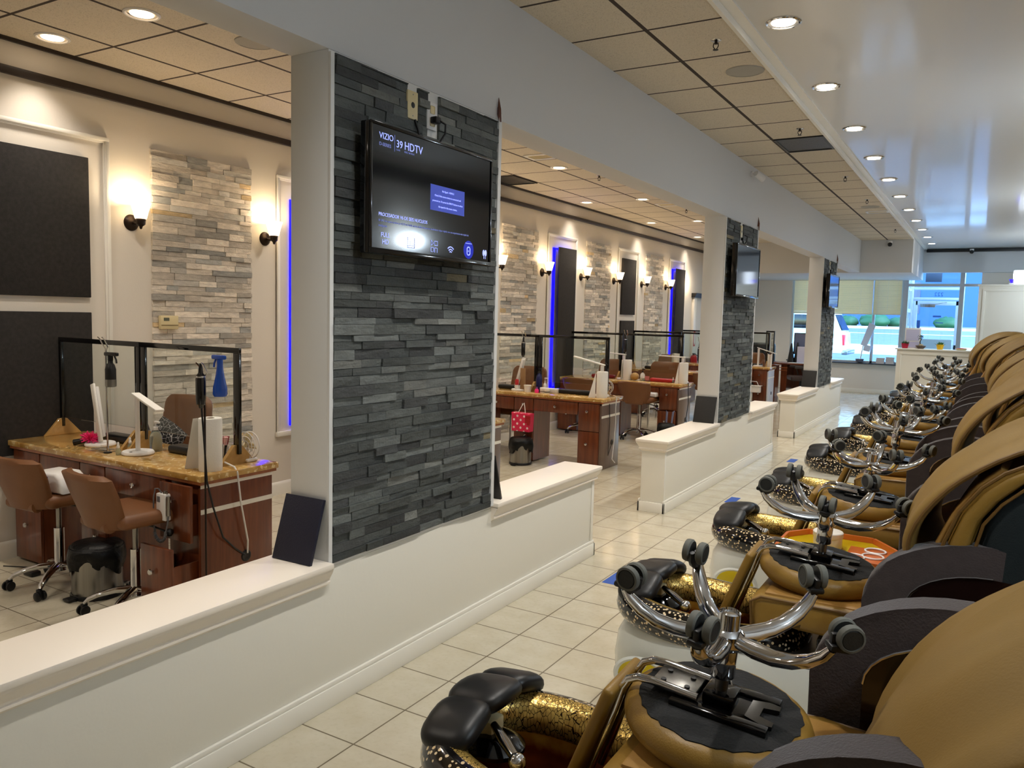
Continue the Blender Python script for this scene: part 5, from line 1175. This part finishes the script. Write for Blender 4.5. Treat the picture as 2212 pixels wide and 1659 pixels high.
# lamp on the right partition
t = thing('table_lamp', 'glowing white drum lamp on top of the right partition', 'lamp', (.47,18.17,2.43)); MB().lathe([(.085,.0),(.10,.06),(.11,.20),(.10,.27),(.0,.27)], 22).build('shade', M('lamp_white', (255,255,255), .5, emit=((220,235,255),3)), t); MB().box(-.17,-.10,-.04,.04,0,.03,.006).build('base', m_white, t)
MB().lathe([(.02,.03),(.05,.10)], 12, (-.12,0,0)).build('led_uplight', M('violet_led', (60,40,255), .4, emit=((40,20,255),2)), t)
# ------------------------------------------------------------------ outside
m_asph = M('asphalt', (120,122,128), .9, noise=(2,.3,(104,106,112))); m_conc = M('concrete_walk', (226,224,216), .9)
ZS = lambda y: -.06 + (y-22)*.0395
struct(MB().box(-60,60,YEND+.25,22.0,-.3,-.06).build('pavement', m_conc)); struct(MB().prism([(22,-.06),(62,ZS(62)),(62,-.5),(22,-.5)], 'x', -60, 60).build('road', m_asph))
struct(MB().prism([(34,ZS(34)+.005),(40,ZS(40)+.005),(40,ZS(40)-.1),(34,ZS(34)-.1)], 'x', -60, 60).prism([(50,ZS(50)+.004),(50.5,ZS(50.5)+.004),(50.5,ZS(50.5)-.05),(50,ZS(50)-.05)], 'x', -60, 60).prism([(56,ZS(56)),(56,ZS(56)+.14),(56.6,ZS(56)+.16),(56.6,ZS(56)-.1)], 'x', -60, 60).build('kerb', m_conc))
t = thing('far_building', 'long blue-grey building across the parking lot', 'building', (0,66,ZS(62))); MB().box(-40,30,0,10,-1,5.4).build('wall', M('blue_siding', (58,92,146), .8), t); MB().box(-41,31,-.8,11,5.4,6.0).build('roof', M('roof_grey', (120,130,140), .8), t)
b = MB()
for x in range(-36, 28, 6): b.box(x,x+1.6,-.06,0,.9,3.2)
b.build('windows', M('dark_window', (50,66,100), .15), t)
def bush(x, y, s, lb):
    o = MB().ball((0,0,0), 1, (1,1,1), 20).build('bush', m_leafd, None, 180)
    for v in o.data.vertices: k = 1+.16*math.sin(9*v.co.x+3*v.co.z)*math.cos(8*v.co.y+2)+random.uniform(-.05,.05); v.co *= k
    s *= .55; y += 9; o.location = (x*1.18,y,ZS(y)+s*.5); o.scale = (s*1.3,s,s*.75); tag(o, lb, 'bush', 'bushes across the lot')
for k, (x, y, s) in enumerate(((-9.6,50,1.2),(-7.1,50.5,1.0),(-5.6,50,1.3),(-4.5,51,.9),(-1.9,50,1.1),(-11.8,50.5,1.2))): bush(x, y, s, ['rounded green bush behind the white truck','small green bush between the truck and the paper sign','wide green bush beside the far building, seen left of the mullion','small green bush right of the mullion','green bush seen low through the glass door','green bush at the window edge by the monitor'][k])
t = thing('pickup_truck', 'white pickup truck with a canopy parked outside the window', 'truck', (-3.95,28,ZS(28))); m_tr = M('truck_white', (220,236,236), .25, coat=.4)
MB().prism([(-5.3,.45),(.0,.45),(.05,.6),(.0,1.12),(-3.7,1.12),(-5.2,1.02),(-5.4,.7)], 'y', -.9, .9, .05, 2).build('body', m_tr, t)
MB().prism([(-3.9,1.1),(-.02,1.1),(-.32,1.80),(-3.2,1.84)], 'y', -.84, .84, .06, 2).build('canopy', m_tr, t); MB().box(-1.75,-.55,-.87,-.845,1.24,1.68,.02).box(-3.2,-2.0,-.87,-.845,1.24,1.68,.02).prism([(-.06,1.2),(-.02,1.2),(-.27,1.70),(-.31,1.7)], 'y', -.7, .7).build('side_window', m_screen, t)
MB().box(-.03,.075,-.88,-.62,.72,1.06,.01).build('tail_light', M('tail_red', (220,50,60), .3), t); MB().box(.0,.18,-.85,.85,.42,.56,.03).build('bumper', m_steel, t)
for x in (-.95,-4.3): MB().cyl((x,-.92,.36), .36, .24, 24, axis='y').build('wheel', m_black, t)
# ================================================================== light, sky, view
w = bpy.data.worlds.new('sky'); sc.world = w; w.use_nodes = True; nt = w.node_tree
bg = nt.nodes['Background']; sk = nt.nodes.new('ShaderNodeTexSky'); sk.sky_type = 'NISHITA'; sk.sun_disc = False
sk.sun_elevation = math.radians(48); sk.sun_rotation = math.radians(120); sk.air_density = 1.4; sk.dust_density = .6
mx = nt.nodes.new('ShaderNodeMix'); mx.data_type = 'RGBA'; mx.blend_type = 'MULTIPLY'; mx.inputs[0].default_value = 1; mx.inputs[7].default_value = (.62,.92,1.25,1)
nt.links.new(sk.outputs[0], mx.inputs[6]); nt.links.new(mx.outputs[2], bg.inputs['Color']); bg.inputs['Strength'].default_value = SKY
for (x, z, sx, sz) in ((-2.9, 1.8, 2.4, 2.2), (-1.1, 1.45, 1.0, 2.9)):
    L = bpy.data.lights.new('daylight_portal', 'AREA'); L.shape = 'RECTANGLE'; L.size = sx; L.size_y = sz; L.cycles.is_portal = True
    o = bpy.data.objects.new('daylight_portal', L); COL.objects.link(o); o.location = (x, 21.5 if x > -1.5 else YEND+.2, z); o.rotation_euler = (PI/2, 0, PI) if False else (-PI/2, 0, 0)
sc.view_settings.view_transform = 'Standard'; sc.view_settings.look = 'None'; sc.view_settings.gamma = 1; sc.view_settings.use_curve_mapping = False
sc.view_settings.exposure = EXPO
sc.cycles.max_bounces = 9; sc.cycles.diffuse_bounces = 4; sc.cycles.glossy_bounces = 4; sc.cycles.transmission_bounces = 6; sc.cycles.transparent_max_bounces = 12
sc.cycles.sample_clamp_indirect = 6; sc.cycles.caustics_reflective = False; sc.cycles.caustics_refractive = False
sc.cycles.use_denoising = True
